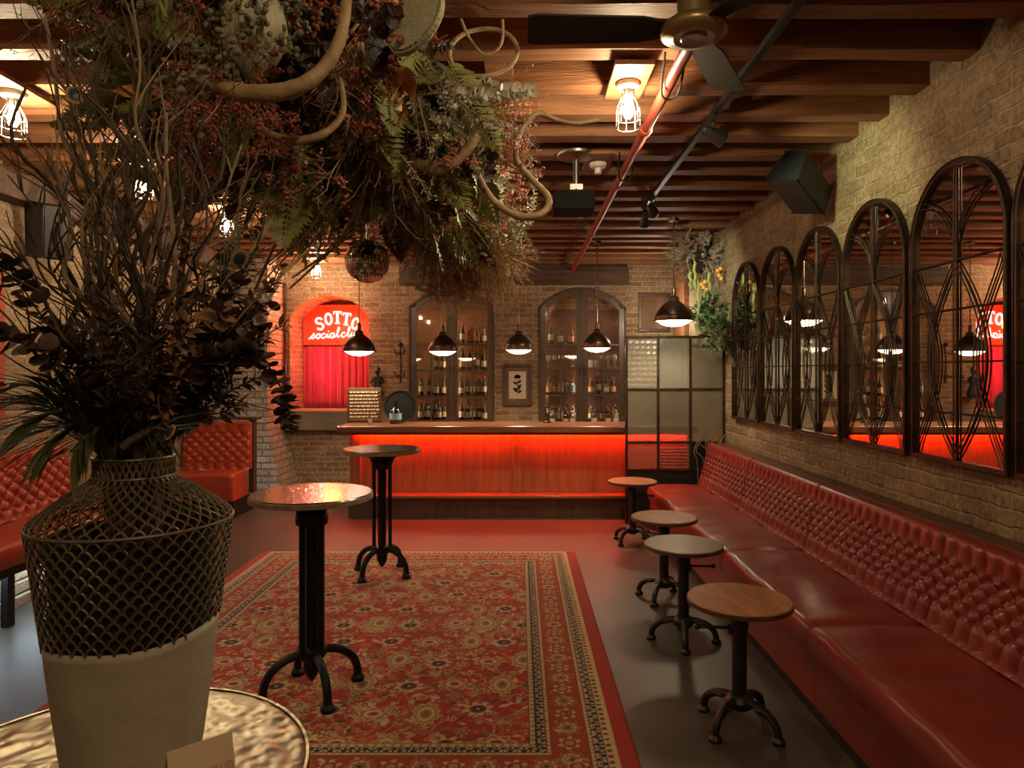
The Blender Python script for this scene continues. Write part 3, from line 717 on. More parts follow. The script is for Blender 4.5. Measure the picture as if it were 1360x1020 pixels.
# iron candle sconce on the back wall
scn = MB(); scn.tube([(-1.73, YB - .01, 2.05), (-1.73, YB - .05, 2.0), (-1.72, YB - .06, 1.75), (-1.73, YB - .03, 1.5)], .014, 6)
for z in (1.95, 1.62): scn.tube(smoothpath([(-1.73, YB - .05, z), (-1.78, YB - .12, z - .03), (-1.8, YB - .13, z + .05)], 4), .010, 6); scn.tube(smoothpath([(-1.73, YB - .05, z), (-1.67, YB - .12, z - .03), (-1.66, YB - .13, z + .05)], 4), .010, 6)
scn.ball((-1.73, YB - .05, 2.06), .035)
tag(scn.build('iron_sconce', m_iron), 'twisted black iron ornament on brick wall beside the wine cabinet', 'sconce')
# draught tap on the bar
tp = empty('beer_tap', (.33, 8.12, 1.05), label='short dark beer tap column on bar before the spirits cabinet', cat='tap')
mb = MB().lathe([(.05, 0), (.05, .015), (.03, .03), (.03, .16), (.04, .17), (.04, .20), (.015, .215)], 16); mb.build('column', m_bronze, tp)
mb = MB().tube([(0, 0, .17), (0, -.08, .17), (0, -.09, .12)], .011, 8); mb.build('spout', m_steel, tp)
mb = MB().lathe([(.008, .20), (.014, .22), (.02, .32), (.01, .335)], 10); mb.build('handle', m_darkwood, tp)
mt = MB(); mt.box(-.0, .24, 8.0, 8.22, 1.0505, 1.058); tag(mt.build('drip_tray', m_steel, smooth=False, loc=(-.02, 0, 0)), 'thin steel drip tray lying on the bar beside the tap', 'tray')
# ================================================================ GLASS SCREEN
gs = empty('glass_screen', (0, 0, 0), label='tall steel framed screen of patterned glass between bar and right bench', cat='screen')
YS = 7.42
def sx(px): return (px - VX) / F * YS
def sz(py): return H - (py - VY) / F * YS
cols = [sx(832), sx(874), sx(916.5), sx(961)]; rows = [sz(447.5), sz(517), sz(587.5), sz(624), sz(660)]
mb = MB(); hw = .013
for x in cols: mb.box(x - hw, x + hw, YS - .02, YS + .02, .0 if x < 2.0 else .9, rows[0] + .012)
for z in rows[:4]: mb.box(cols[0], cols[3] if z > 1.0 or True else cols[2], YS - .019, YS + .019, z - hw, z + hw)
mb.box(cols[0], cols[2], YS - .019, YS + .019, .02, .06)
mb.build('steel_frame', m_frame, gs, bevel=.003, smooth=False)
kinds = [[g_dots, g_reed, g_plain], [g_plain, g_plain, g_plain], [g_plain, g_reedh, None]]
for r in range(3):
    for c in range(3):
        g = kinds[r][c]
        if g is None: continue
        mb = MB(); mb.box(cols[c] + hw, cols[c + 1] - hw, YS - .004, YS + .004, rows[r + 1] + hw, rows[r] - hw); mb.build('glass_pane', g, gs, smooth=False)
mb = MB(); mb.box(cols[0] + hw, cols[2] - hw, YS - .008, YS + .008, .06, rows[3] - hw); mb.box(cols[2] + hw, cols[3] - hw, YS - .006, YS + .006, .30, rows[2] - hw)
mb.build('lower_panel', m_blackpl, gs, smooth=False)

# ================================================================ BANQUETTES
def tuft_panel(L, du, dv, prof, A, vcut0, vcut1):
    """Deep-buttoned back. prof: list of (y, z) path up the front, over the top, down the back; tufting where 0<s<Lf."""
    pr = [Vector((p[0], p[1], 0)) for p in prof[0]]; front_n = prof[1]
    s = [0]
    for i in range(1, len(pr)): s.append(s[-1] + (pr[i] - pr[i - 1]).length)
    nu = int(L / .0125); mb = MB(); Lf = s[front_n]
    def hfun(u, v):
        a = u / du; b = v / dv
        dia = (abs(math.sin(PI * (a + b) / 1.) * math.sin(PI * (a - b) / 1.))) ** .42
        ch = abs(math.sin(PI * a)) ** .5 if True else 0
        if v < vcut0: k = 0.
        elif v > vcut1: k = 0.
        else: k = min(1, (v - vcut0) / .02, (vcut1 - v) / .02)
        # vertical channels phase: creases leave the lowest / highest button row
        return k * dia + (1 - k) * ch
    for j, p in enumerate(pr):
        a = pr[max(j - 1, 0)]; b = pr[min(j + 1, len(pr) - 1)]; t = (b - a).normalized(); nrm = Vector((-t.y, t.x, 0))  # outward
        nrm = Vector((-(b - a).y, (b - a).x, 0)).normalized()
        for i in range(nu + 1):
            x = -L / 2 + L * i / nu
            edge = min(1, (L / 2 - abs(x)) / .02) 
            h = 0
            if j <= front_n:
                e2 = min(1, s[j] / .02, (Lf - s[j]) / .05 + .25)
                h = A * (hfun(x, s[j]) - 1) * max(e2, 0)
            h -= .02 * (1 - min(1, edge)) ** 2
            q = p + nrm * h
            mb.v.append((x, q.x, q.y))
    for j in range(len(pr) - 1):
        for i in range(nu):
            a = j * (nu + 1) + i; mb.f.append((a, a + 1, a + nu + 2, a + nu + 1))
    for e in (0, nu):
        loop = [j * (nu + 1) + e for j in range(len(pr))]
        mb.f.append(tuple(loop) if e == 0 else tuple(reversed(loop)))
    return mb
def backprof(z0, z1, lean, thick, n=34):
    pts = [(lean * t, z0 + (z1 - z0) * t) for t in [k / n for k in range(n + 1)]]
    r = thick / 2
    c = (pts[-1][0] + r, pts[-1][1])
    top = [(c[0] - r * math.cos(a), c[1] + r * .75 * math.sin(a)) for a in [PI * k / 8 for k in range(1, 9)]]
    back = [(top[-1][0], z1 - .05), (lean + thick, z0)]
    return (pts + top + back, n)
def seat_mb(L, y0, y1, z0, z1, r=.045, sag=.012):
    prof = [(y1, z0), (y0 + .006, z0)]
    prof += [(y0 + .0, z0 + .03), (y0 - .008, (z0 + z1) / 2), (y0, z1 - r)]
    prof += [(y0 + r - r * math.cos(a), z1 - r + r * math.sin(a)) for a in [PI / 2 * k / 5 for k in range(1, 6)]]
    prof += [(y0 + .18, z1 + .006), (y0 + .34, z1 + .006), (y1, z1 - .005)]
    n = 26; mb = MB()
    for j in range(n + 1):
        x = -L / 2 + L * j / n
        e = max(0, 1 - (L / 2 - abs(x)) / .022); sh = .012 * e * e
        wv = .004 * math.sin(x * 9) + .003 * math.sin(x * 23 + 1)
        for (y, z) in prof:
            cy, cz = (y0 + y1) / 2, (z0 + z1) / 2
            mb.v.append((x, y + (sh if y < cy else -sh * 0), z - (sh if z > cz else 0) + (wv if z > z1 - .02 else 0)))
    m = len(prof)
    for j in range(n):
        for k in range(m):
            k2 = (k + 1) % m; a = j * m; b = a + m
            mb.f.append((a + k, b + k, b + k2, a + k2))
    mb.f.append(tuple(range(m))); mb.f.append(tuple(n * m + k for k in reversed(range(m))))
    return mb
# right-hand run of five matching units
L5 = 1.348
me_back = tuft_panel(L5, .0964, .095, backprof(.462, .865, .10, .11), .036, .085, .34).mesh('tufted_back', m_leather)
me_seat = seat_mb(L5, -.54, .03, .315, .462).mesh('seat', m_leather)
me_skirt = MB().box(-L5 / 2 + .001, L5 / 2 - .001, -.505, .10, .075, .313).mesh('skirt', m_leather, False)
me_plinth = MB().box(-L5 / 2, L5 / 2, -.44, .10, 0, .074).mesh('plinth', m_blackpl, False)
RB = ['farthest section of the long red banquette, ending at the glass screen', 'red banquette section second from the glass screen, behind the third low table',
      'middle section of the long red banquette, behind the nearest low table', 'red banquette section second nearest the camera along the right wall', 'red banquette section nearest the camera, mostly cut off by picture edge']
for i in range(5):
    yc = 7.26 - 1.35 * (i + .5)
    e = empty('banquette', (1.90, yc, 0), -PI / 2, RB[i], 'banquette', 'long red banquette along the right wall')
    for me in (me_back, me_seat, me_skirt, me_plinth): inst(me.name, me, e, (0, 0, 0))
# left wall bench on black metal legs
def left_bench(L, loc, rz, lab, legs, du=.13):
    e = empty('banquette', loc, rz, lab, 'banquette', 'red benches along the left side')
    tuft_panel(L, du, .115, backprof(.545, 1.0, .09, .11), .034, .06, .40).build('tufted_back', m_leather_l, e)
    seat_mb(L, -.53, .03, .40, .545).build('seat', m_leather_l, e)
    mb = MB(); mb.box(-L / 2, L / 2, -.50, .12, .335, .399); mb.build('seat_frame', m_black, e, smooth=False)
    for x in legs:
        for y in (-.46, .08):
            mb = MB(); mb.box(x - .03, x + .03, y - .025, y + .025, 0 if y < 0 or loc[0] > -3.7 else .345, .334 if y < 0 or loc[0] > -3.7 else .346); 
            if y < 0: mb.build('leg', m_black, e, smooth=False, bevel=.003)
    return e
lbn = left_bench(3.0, (-3.79, 4.33, 0), PI / 2, 'red tufted bench on black legs along the left brick wall', (-1.4, .08, 1.4))
# shift: one leg shows at y = 4.41
cb = empty('banquette', (-3.63, 8.05, 0), 0, 'red tufted corner bench facing the room at the far left', 'banquette', 'red benches along the left side')
tuft_panel(.80, .13, .115, backprof(.50, 1.03, .06, .10), .034, .06, .46).build('tufted_back', m_leather_l, cb)
seat_mb(.80, -.42, .02, .20, .50).build('seat', m_leather_l, cb)
mb = MB(); mb.box(-.40, .40, -.40, .15, 0, .199); mb.build('plinth', m_blackpl, cb, smooth=False)
mb = MB(); mb.box(-4.04, -3.2, 8.24, 8.42, 1.075, 1.11); lgo = mb.build('bench_ledge', m_darkwood, bevel=.005, smooth=False)
mb = MB()
tag(lgo, 'dark wooden ledge above the back of the corner bench', 'ledge')
for x in (-3.98, -3.28):
    mb = MB(); mb.box(x - .03, x + .03, 8.28, 8.38, 0, 1.074); mb.build('post', m_darkwood, lgo, smooth=False)
# cool strip under the left bench and behind the corner bench
tag(MB().box(-3.47, -3.45, 3.3, 5.7, .318, .3345).build('strip_light', m_led_cool, smooth=False), 'cool white strip light fixed under the left bench seat', 'light')
tag(MB().box(-3.98, -3.42, 8.46, 8.475, .30, .315).build('strip_light', m_led_cool, smooth=False), 'cool white strip light behind the corner bench by the brick pier', 'light')

# ================================================================ TABLES
def curved_leg(r0, z0, r1, w0, w1, ang, mb=None, foot=True):
    """arched cast-iron foot from the column out to the floor"""
    d = Vector((math.cos(ang), math.sin(ang), 0)); pts = []; rr = []
    n = 12
    for k in range(n + 1):
        t = k / n
        r = r0 + (r1 - r0) * (1 - math.cos(t * PI / 2) * 1.) ** .9 if False else r0 + (r1 - r0) * math.sin(t * PI / 2) ** 1.0
        z = z0 * math.cos(t * PI / 2) ** .8 + w1 * .9
        pts.append(d * r + Vector((0, 0, z))); rr.append(w0 + (w1 - w0) * t)
    m = mb or MB(); m.tube(pts, rr, 8)
    if foot: m.lathe([(w1 * 1.6, 0.0), (w1 * 1.7, w1 * .8), (w1 * 1.0, w1 * 1.6)], 10, Matrix.Translation(d * r1))
    return m
def high_table(loc, rz, lab, topmat):
    e = empty('high_table', loc, rz, lab, 'table', 'tall round tables on the rug')
    MB().lathe([(.290, .985), (.303, .992), (.306, 1.0), (.306, 1.016), (.300, 1.023), (.0, 1.023)], 64, cap1=False).build('tabletop', topmat, e)
    MB().lathe([(.3065, .990), (.3085, .992), (.3085, 1.014), (.3065, 1.016)], 64, cap0=False, cap1=False).build('edge_band', m_wood_grey, e)
    mb = MB().lathe([(.075, .86), (.082, .865), (.082, .91), (.07, .93), (.11, .975), (.13, .985)], 24)
    for k in range(4):
        a = PI / 4 + k * PI / 2; d = Vector((math.cos(a), math.sin(a), 0))
        mb.tube(smoothpath([d * .075 + Vector((0, 0, .90)), d * .10 + Vector((0, 0, .955)), d * .17 + Vector((0, 0, .982))], 4), .012, 6)
    mb.build('top_bracket', m_black, e)
    MB().tube([(0, 0, .17), (0, 0, .87)], .034, 14).build('pole', m_black, e)
    for k in range(4):
        a = PI / 4 + k * PI / 2; x, y = .066 * math.cos(a), .066 * math.sin(a)
        MB().tube([(x, y, .20), (x, y, .87)], .015, 8).build('rod', m_black, e)
    MB().lathe([(.004, .055), (.022, .075), (.042, .12), (.045, .16), (.07, .185), (.078, .20), (.078, .225), (.05, .235)], 20).build('hub', m_black, e)
    for k in range(4): curved_leg(.055, .185, .245, .022, .022, k * PI / 2 + .35).build('leg', m_black, e)
    return e
high_table((-1.066, 3.48, .0125), .25, 'tall round table nearest the vase, top glowing red with reflection', m_mosaic)
high_table((-1.12, 5.52, .0125), .75, 'tall round table farther off on the rug, before the bar', m_mosaic)
def low_table(loc, rz, lab, topmat, crank):
    e = empty('low_table', loc, rz, lab, 'table', 'low round crank tables')
    MB().lathe([(.225, .572), (.234, .577), (.236, .585), (.236, .595), (.231, .600), (0, .600)], 48, cap1=False).build('tabletop', topmat, e)
    MB().lathe([(.2363, .574), (.2385, .576), (.2385, .594), (.2363, .596)], 48, cap0=False, cap1=False).build('rim', m_darkwood, e)
    mb = MB().tube([(0, 0, .12), (0, 0, .50)], .034, 14); mb.lathe([(.042, .46), (.042, .52), (.026, .525), (.026, .57)], 14); mb.lathe([(.09, .565), (.09, .572)], 16)
    mb.build('column', m_iron, e)
    mb = MB().tube([(0, 0, .53), (.03, 0, .53), (.155, 0, .525)], .008, 6); mb.ball((.165, 0, .525), .015); mb.tube([(.03, 0, .545), (.03, 0, .50)], .014, 6); mb.v = [(v[0] * 1.15, v[1], v[2] - .07) for v in mb.v]
    c = mb.build('crank_handle', m_iron, e); c.rotation_euler = (0, 0, crank - rz)
    MB().lathe([(.03, .08), (.06, .10), (.066, .13), (.05, .15), (.034, .16)], 16).build('hub', m_iron, e)
    for k in range(4):
        m = curved_leg(.04, .115, .195, .020, .018, k * PI / 2 + .5)
        m.ball((.10 * math.cos(k * PI / 2 + .5), .10 * math.sin(k * PI / 2 + .5), .118), .022, 8, 6, (1.2, 1.2, .7))
        m.build('leg', m_iron, e)
    return e
low_table((1.025, 3.16, 0), .2, 'low round table with honey brown top, nearest of the four by the red bench', m_wood_top, PI * .95)
low_table((1.008, 4.17, 0), .9, 'low round table with greyish worn top, second nearest by the red bench', m_wood_grey, .1)
low_table((1.055, 4.95, 0), .5, 'low round brown table third along the red bench, overlapped by grey table', m_wood_top, 2.0)
low_table((1.10, 6.60, 0), .3, 'low round table with red-glowing top, farthest by bar and glass screen', m_wood_top, -.1)
low_table((-2.93, 4.47, 0), .7, 'low round table behind the perforated vase before the left bench', m_wood_top, .4)

# ================================================================ MIRRORS
def mirror_mesh():
    w, zs, zt = .385, 0., 1.565
    spring = zt - .385 * 1.08
    def outl(ww, inset, n=28):
        pts = [(-ww, inset), (ww, inset)]
        hh = (zt - inset) - spring
        for k in range(n + 1):
            a = PI * k / n; pts.append((ww * math.cos(a), spring + hh * math.sin(a)))
        return pts
    o, i_ = outl(w, 0), outl(w - .027, .027)
    fm = MB(); n = len(o); b = 0
    for (pts, y) in ((o, -.034), (i_, -.034), (i_, .0), (o, .0)): fm.v += [(p[0], y, p[1]) for p in pts]
    for k in range(n):
        j = (k + 1) % n
        for (A, B_) in ((0, 1), (1, 2), (3, 0)): fm.f.append((A * n + k, A * n + j, B_ * n + j, B_ * n + k))
    # raised lip
    fm.tube([(p[0], -.035, p[1]) for p in outl(w - .006, .006)], .006, 6, closed=True)
    gl = MB().prism(outl(w - .024, .024), 'y', -.012, -.006)
    br = MB(); yb = -.024; r = .0054
    zin = .027; wi = w - .027; zr = spring + .01
    br.tube([(-.010, yb, zin), (-.010, yb, zt - .04)], r * .8, 6); br.tube([(.012, yb, zin), (.012, yb, zt - .04)], r * .8, 6)
    for z in (.265, .53, .80, 1.05): br.tube([(-wi, yb - .002, z), (wi, yb - .002, z)], r * .8, 6)
    c = 1.05
    def arcs(z0, z1, x0, bow, n=14):
        for sgn in (-1, 1):
            for dx in (0, .022):
                pts = []
                for k in range(n + 1):
                    t = k / n; x = x0[0] + (x0[1] - x0[0]) * t + bow * math.sin(PI * t); pts.append((sgn * (x + dx * (1 if x0[0] > .1 or t > .5 else 0)), yb, z0 + (z1 - z0) * t))
                br.tube(pts, r * .75, 5)
    # upper arcs: from the middle cross up and outward to the frame; long arcs below crossing twice
    up = lambda sgn, off: [(sgn * ((wi - .02) * (1 - math.cos(t * PI / 2)) + .0) , yb, c + off + (zr + .22 - c) * math.sin(t * PI / 2)) for t in [k / 10 for k in range(11)]]
    for sgn in (-1, 1):
        for off in (0, .03): br.tube(up(sgn, off), r * .75, 5)
        for dx in (0, .024):
            # from cross down outward, bulging, then in to the bottom centre
            n = 20; pts = []
            for k in range(n + 1):
                t = k / n; pts.append((sgn * max(.004, (.235) * math.sin(PI * t) ** .9 - dx), yb, c - (c - zin) * t))
            br.tube(pts, r * .75, 5)
            # from the frame side in to the middle and out to the lower corner
            pts = []
            for k in range(n + 1):
                t = k / n; pts.append((sgn * max(.004, min(wi, wi - .19 * math.sin(PI * t) ** 1.2 - dx)), yb - .002, c - .02 - (c - .02 - zin) * t))
            br.tube(pts, r * .75, 5)
    return fm.mesh('frame', m_frame, True, 30), gl.mesh('mirror_glass', m_mirror, False), br.mesh('tracery', m_frame)
MM = mirror_mesh()
MY = [6.667, 5.872, 5.075, 4.275, 3.46, 2.66]
ML = ['arched mirror farthest along right wall, reflecting the corner greenery', 'arched iron mirror second from the far end of right wall', 'arched iron mirror third from the far end, reflecting the glass screen',
      'arched iron mirror third nearest on right wall, beside the bright wall patch', 'arched iron mirror second nearest on right wall, seen whole with red bar reflection', 'arched mirror nearest on right wall, cut by the picture edge']
for y, l in zip(MY, ML):
    e = empty('arched_mirror', (XR - .004, y, 1.175), -PI / 2, l, 'mirror', 'arched window-frame mirrors on the right wall')
    for me in MM: inst(me.name, me, e, (0, 0, 0))

# ================================================================ RUG (pattern woven per vertex)
def rug():
    W_, L_ = 2.87, 3.62; nx, ny = 520, 656
    xs = np.linspace(-W_ / 2, W_ / 2, nx); ys = np.linspace(-L_ / 2, L_ / 2, ny)
    X, Y = np.meshgrid(xs, ys)
    col = np.zeros((ny, nx, 3)); 
    red = np.array((.34, .034, .020)); red2 = np.array((.40, .065, .028)); beige = np.array((.50, .36, .19)); navy = np.array((.022, .022, .035)); gold = np.array((.38, .22, .07))
    rose = np.array((.36, .10, .07)); olive = np.array((.20, .17, .07)); brown = np.array((.13, .05, .025)); plum = np.array((.22, .035, .045))
    col[:] = red
    ex = (W_ / 2 - np.abs(X)) - .085; ey = (L_ / 2 - np.abs(Y)) - .012
    d = np.minimum(ex, ey); onside = ex < ey; t = np.where(onside, Y, X)
    def band(a, b, c): col[(d >= a) & (d < b)] = c
    band(0, .016, beige); band(.016, .020, brown)
    def guard(a, b, per):
        band(a, b, beige)
        dd = (d - a) / (b - a); ph = (t / per) % 1
        m = (d >= a) & (d < b) & (np.abs(dd - .5 - .28 * np.sin(ph * 2 * PI)) < .16) ; col[m] = navy
        m = (d >= a) & (d < b) & (np.abs(((t / per * 2) % 1) - .5) < .16) & (dd > .15) & (dd < .85); col[m] = navy
        band(a, a + .006, navy); band(b - .006, b, navy)
    band(.02, .05, beige)
    m = (d > .025) & (d < .045) & (((t / .045) % 1) < .45); col[m] = brown
    guard(.05, .098, .06)
    band(.098, .118, beige); m = (d > .102) & (d < .114) & (((t / .03) % 1) < .4); col[m] = rose
    band(.118, .122, brown); band(.122, .285, red2 * .72)
    band(.285, .289, brown); band(.289, .306, beige); m = (d > .292) & (d < .303) & (((t / .03) % 1) < .4); col[m] = rose
    guard(.306, .352, .06); band(.352, .376, beige); m = (d > .356) & (d < .371) & (((t / .04) % 1) < .45); col[m] = olive
    band(.376, .380, brown)
    field = d >= .380
    col[field] = red
    hx, hy = W_ / nx, L_ / ny
    def window(cx, cy, r):
        i0 = max(int((cx + W_ / 2 - r) / W_ * (nx - 1)), 0); i1 = min(int((cx + W_ / 2 + r) / W_ * (nx - 1)) + 2, nx)
        j0 = max(int((cy + L_ / 2 - r) / L_ * (ny - 1)), 0); j1 = min(int((cy + L_ / 2 + r) / L_ * (ny - 1)) + 2, ny)
        return slice(j0, j1), slice(i0, i1)
    def stamp(cx, cy, r, rot, layers, petals, lob=.25, asp=1., lo=0., hi=9.):
        w = window(cx, cy, r * 1.05)
        if X[w].size == 0: return
        dx = X[w] - cx; dy = Y[w] - cy; c, s = math.cos(rot), math.sin(rot)
        u = dx * c + dy * s; v = (-dx * s + dy * c) / asp
        rr = np.hypot(u, v) / r; th = np.arctan2(v, u)
        ok = (d[w] >= lo) & (d[w] < hi)
        for lim, cc, pp in layers:
            k = lim * (1 - lob * pp * (.5 - .5 * np.cos(petals * th)))
            sub = col[w]; sub[(rr < k) & ok] = cc
    def leafst(cx, cy, L, Wd, rot, cc, lo=0., hi=9.):
        w = window(cx, cy, L)
        if X[w].size == 0: return
        dx = X[w] - cx; dy = Y[w] - cy; c, s = math.cos(rot), math.sin(rot)
        u = (dx * c + dy * s) / (L * .5); v = (-dx * s + dy * c) / (Wd * .5)
        ok = (d[w] >= lo) & (d[w] < hi)
        sub = col[w]; sub[(np.abs(v) < (1 - u * u)) & (np.abs(u) < 1) & ok] = cc
    rg = random.Random(3)
    flo = .382
    HX, HY = W_ / 2 - .085 - .380, L_ / 2 - .012 - .380
    sym = ((1, 1), (-1, 1), (1, -1), (-1, -1))
    # scrolling vines
    for k in range(34):
        cx, cy, r = rg.uniform(0, HX), rg.uniform(0, HY), rg.uniform(.08, .2)
        a0, sp = rg.uniform(0, 6.3), rg.uniform(2.5, 5)
        for sx_, sy_ in sym:
            w = window(sx_ * cx, sy_ * cy, r * 1.1); dx = (X[w] - sx_ * cx) * sx_; dy = (Y[w] - sy_ * cy) * sy_
            rr = np.hypot(dx, dy); th = (np.arctan2(dy, dx) - a0) % (2 * PI)
            tgt = r * (1 - .45 * th / (2 * PI))
            sub = col[w]; sub[(np.abs(rr - tgt) < .0042) & (th < sp) & (d[w] >= flo)] = gold if k % 2 else beige * .8
    cols_l = [beige, gold, rose, beige * .8, olive, plum, brown, rose, red2 * 1.3]
    for k in range(900):
        cx, cy = rg.uniform(0, HX), rg.uniform(0, HY); L = rg.uniform(.030, .078); rot = rg.uniform(0, PI); cc = rg.choice(cols_l); wd = L * rg.uniform(.32, .5)
        for sx_, sy_ in sym: leafst(sx_ * cx, sy_ * cy, L, wd, rot * sx_ * sy_, cc, flo)
    for k in range(150):
        cx, cy = rg.uniform(0, HX), rg.uniform(0, HY); r = rg.uniform(.018, .036)
        ly = [(1, rg.choice([beige, gold, rose]), 1), (.55, rg.choice([red, plum, brown]), 0), (.25, beige, 0)]
        for sx_, sy_ in sym: stamp(sx_ * cx, sy_ * cy, r, 0, ly, 5, .4, 1, flo)
    gx, gy = 4, 5
    for i in range(gx + 1):
        for j in range(gy + 1):
            cx = HX * (i + (.5 if j % 2 else 0)) / gx + rg.uniform(-.03, .03); cy = HY * j / gy + rg.uniform(-.03, .03)
            if cx > HX: continue
            big = (i + j) % 3
            for sx_, sy_ in sym:
                if big == 0: stamp(sx_ * cx, sy_ * cy, .115, PI / 2, [(1, beige * .85, 1), (.86, gold * .8, 1), (.62, beige, .5), (.4, olive, 0), (.2, red, 0)], 10, .18, .62, flo)
                elif big == 1: stamp(sx_ * cx, sy_ * cy, .080, .3, [(1, beige, 1), (.55, brown, 0), (.36, navy, 0), (.15, gold, 0)], 8, .38, .9, flo)
                else: stamp(sx_ * cx, sy_ * cy, .095, 0, [(1, beige * .9, 1), (.82, rose, 1), (.5, beige, 0), (.28, plum, 0)], 7, .3, .75, flo)
    # main border: rosettes linked by leaves
    lo, hi = .126, .281; mid = .2035
    def along(n, half, f):
        for k in range(-n, n + 1): f(k, half * k / (n + .5))
    for side in (1, -1):
        for axis in (0, 1):
            half = (L_ if axis == 0 else W_) / 2 - .1; off = (W_ / 2 - .085 - mid) if axis == 0 else (L_ / 2 - .012 - mid)
            n = int(half / .13)
            for k in range(-n, n + 1):
                tt = half * k / (n + .3); cx, cy = (side * off, tt) if axis == 0 else (tt, side * off)
                if k % 2 == 0: stamp(cx, cy, .068, 0, [(1, gold * .8, 1), (.86, red, 1), (.7, beige, 1), (.48, olive, 0), (.3, rose, 0), (.14, navy, 0)], 8, .25, 1, lo, hi)
                else: stamp(cx, cy, .055, .4, [(1, beige * .9, 1), (.6, plum, 0), (.35, gold, 0)], 6, .4, 1, lo, hi)
            for k in range(int(half / .016)):
                tt = rg.uniform(-half, half); o2 = off + rg.uniform(-.075, .075) ; cx, cy = (side * o2, tt) if axis == 0 else (tt, side * o2)
                w = window(cx, cy, .005)
                leafst(cx, cy, rg.uniform(.022, .045), rg.uniform(.010, .017), rg.uniform(0, PI), rg.choice([beige, gold, olive, rose, brown]), lo, hi) if abs(abs(o2) - off) > .045 or k % 3 == 0 else None
    wear = np.random.RandomState(1).normal(1, .10, (ny, nx, 1)); col = np.clip(col * wear, 0, 1)
    me = bpy.data.meshes.new('rug')
    Z = .010 + .0012 * np.random.RandomState(2).rand(ny, nx)
    edge = (np.abs(X) > W_ / 2 - .01) | (np.abs(Y) > L_ / 2 - .01); Z[edge] = .001
    nv = nx * ny; me.vertices.add(nv)
    me.vertices.foreach_set('co', np.stack([X, Y, Z], -1).astype(np.float32).ravel())
    I = np.arange(nv).reshape(ny, nx); q = np.stack([I[:-1, :-1], I[:-1, 1:], I[1:, 1:], I[1:, :-1]], -1).reshape(-1, 4)
    me.loops.add(q.size); me.polygons.add(len(q))
    me.loops.foreach_set('vertex_index', q.ravel().astype(np.int32)); me.polygons.foreach_set('loop_start', np.arange(0, q.size, 4, dtype=np.int32))
    try: me.polygons.foreach_set('loop_total', np.full(len(q), 4, dtype=np.int32))
    except Exception: pass
    me.update(calc_edges=True)
    at = me.color_attributes.new('weave', 'FLOAT_COLOR', 'POINT')
    rgba = np.ones((nv, 4), np.float32); rgba[:, :3] = col.reshape(-1, 3); at.data.foreach_set('color', rgba.ravel())
    m = bpy.data.materials.new('woven_rug'); m.use_nodes = True; nt = m.node_tree; b = nt.nodes['Principled BSDF']; b.inputs['Roughness'].default_value = .9; b.inputs['Specular IOR Level'].default_value = .15
    b.inputs['Sheen Weight'].default_value = .12
    a = nn(nt, 'ShaderNodeVertexColor'); a.layer_name = 'weave'; nt.links.new(a.outputs[0], b.inputs['Base Color'])
    me.materials.append(m); me.validate()
    o = bpy.data.objects.new('rug', me); COL.objects.link(o); o.location = (-.925, 4.415, 0)
    tag(o, 'large red Persian rug with floral field and beige borders on the floor', 'rug')
rug()

# ================================================================ FOREGROUND TABLE, VASE, CARD
TX, TY, TZ = -.94, 1.48, .75
ht = empty('metal_table', (TX, TY, 0), label='round hammered brass table in front, carrying the tall vase', cat='table')
mb = MB(); n = 96; rings = 46
for j in range(rings + 1):
    r = .455 * j / rings
    for k in range(n):
        a = 2 * PI * k / n; x, y = r * math.cos(a), r * math.sin(a)
        z = TZ + .0045 * mnoise.noise((x * 22, y * 22, 3.)) + .003 * mnoise.noise((x * 47, y * 47, 9.)) - (.004 if j == rings else 0)
        if math.hypot(x - .09, y - .02) < .17: z = min(z, TZ - .0005)
        mb.v.append((x, y, z))
for j in range(rings):
    for k in range(n):
        k2 = (k + 1) % n; mb.f.append((j * n + k, (j + 1) * n + k, (j + 1) * n + k2, j * n + k2))
mb.build('tabletop', m_tabletop_metal, ht, angle=60)
MB().lathe([(.44, TZ - .025), (.458, TZ - .022), (.462, TZ - .012), (.459, TZ + .002), (.452, TZ + .001)], 96, cap0=False, cap1=False).build('rolled_rim', m_tabletop_metal, ht)
MB().lathe([(.27, 0), (.27, .02), (.06, .05), (.05, .10), (.05, .66), (.20, TZ - .012)], 32).build('pedestal', m_iron, ht)

VXc, VYc = -.852, 1.50
VZ = TZ + .0015
vz = empty('vase', (VXc, VYc, VZ), label='tall vase of dark fish-scale metal lattice with white dipped base', cat='vase')
PROF = [(.128, 0), (.140, .08), (.155, .20), (.170, .33), (.185, .45), (.198, .55), (.2005, .572), (.196, .585), (.175, .602), (.135, .632), (.100, .655), (.086, .664), (.080, .672), (.078, .69), (.080, .713)]
def prof_r(z):
    for (r0, z0), (r1, z1) in zip(PROF, PROF[1:]):
        if z <= z1: return r0 + (r1 - r0) * max(0, (z - z0)) / (z1 - z0)
    return PROF[-1][0]
cum = [0]
for (r0, z0), (r1, z1) in zip(PROF, PROF[1:]): cum.append(cum[-1] + math.hypot(r1 - r0, z1 - z0))
def prof_s(s):
    for i in range(len(PROF) - 1):
        if s <= cum[i + 1] or i == len(PROF) - 2:
            t = (s - cum[i]) / (cum[i + 1] - cum[i]); return (PROF[i][0] + (PROF[i + 1][0] - PROF[i][0]) * t, PROF[i][1] + (PROF[i + 1][1] - PROF[i][1]) * t)
bound = lambda a: .338 + .012 * math.cos(a) + .006 * math.sin(3 * a + 1)
lb = MB(); n = 64; m_ = 18
for j in range(m_ + 1):
    for k in range(n):
        a = 2 * PI * k / n; z = bound(a) * j / m_; r = prof_r(z) + .0016 * mnoise.noise((math.cos(a) * 3, math.sin(a) * 3, z * 9))
        lb.v.append((r * math.cos(a), r * math.sin(a), z))
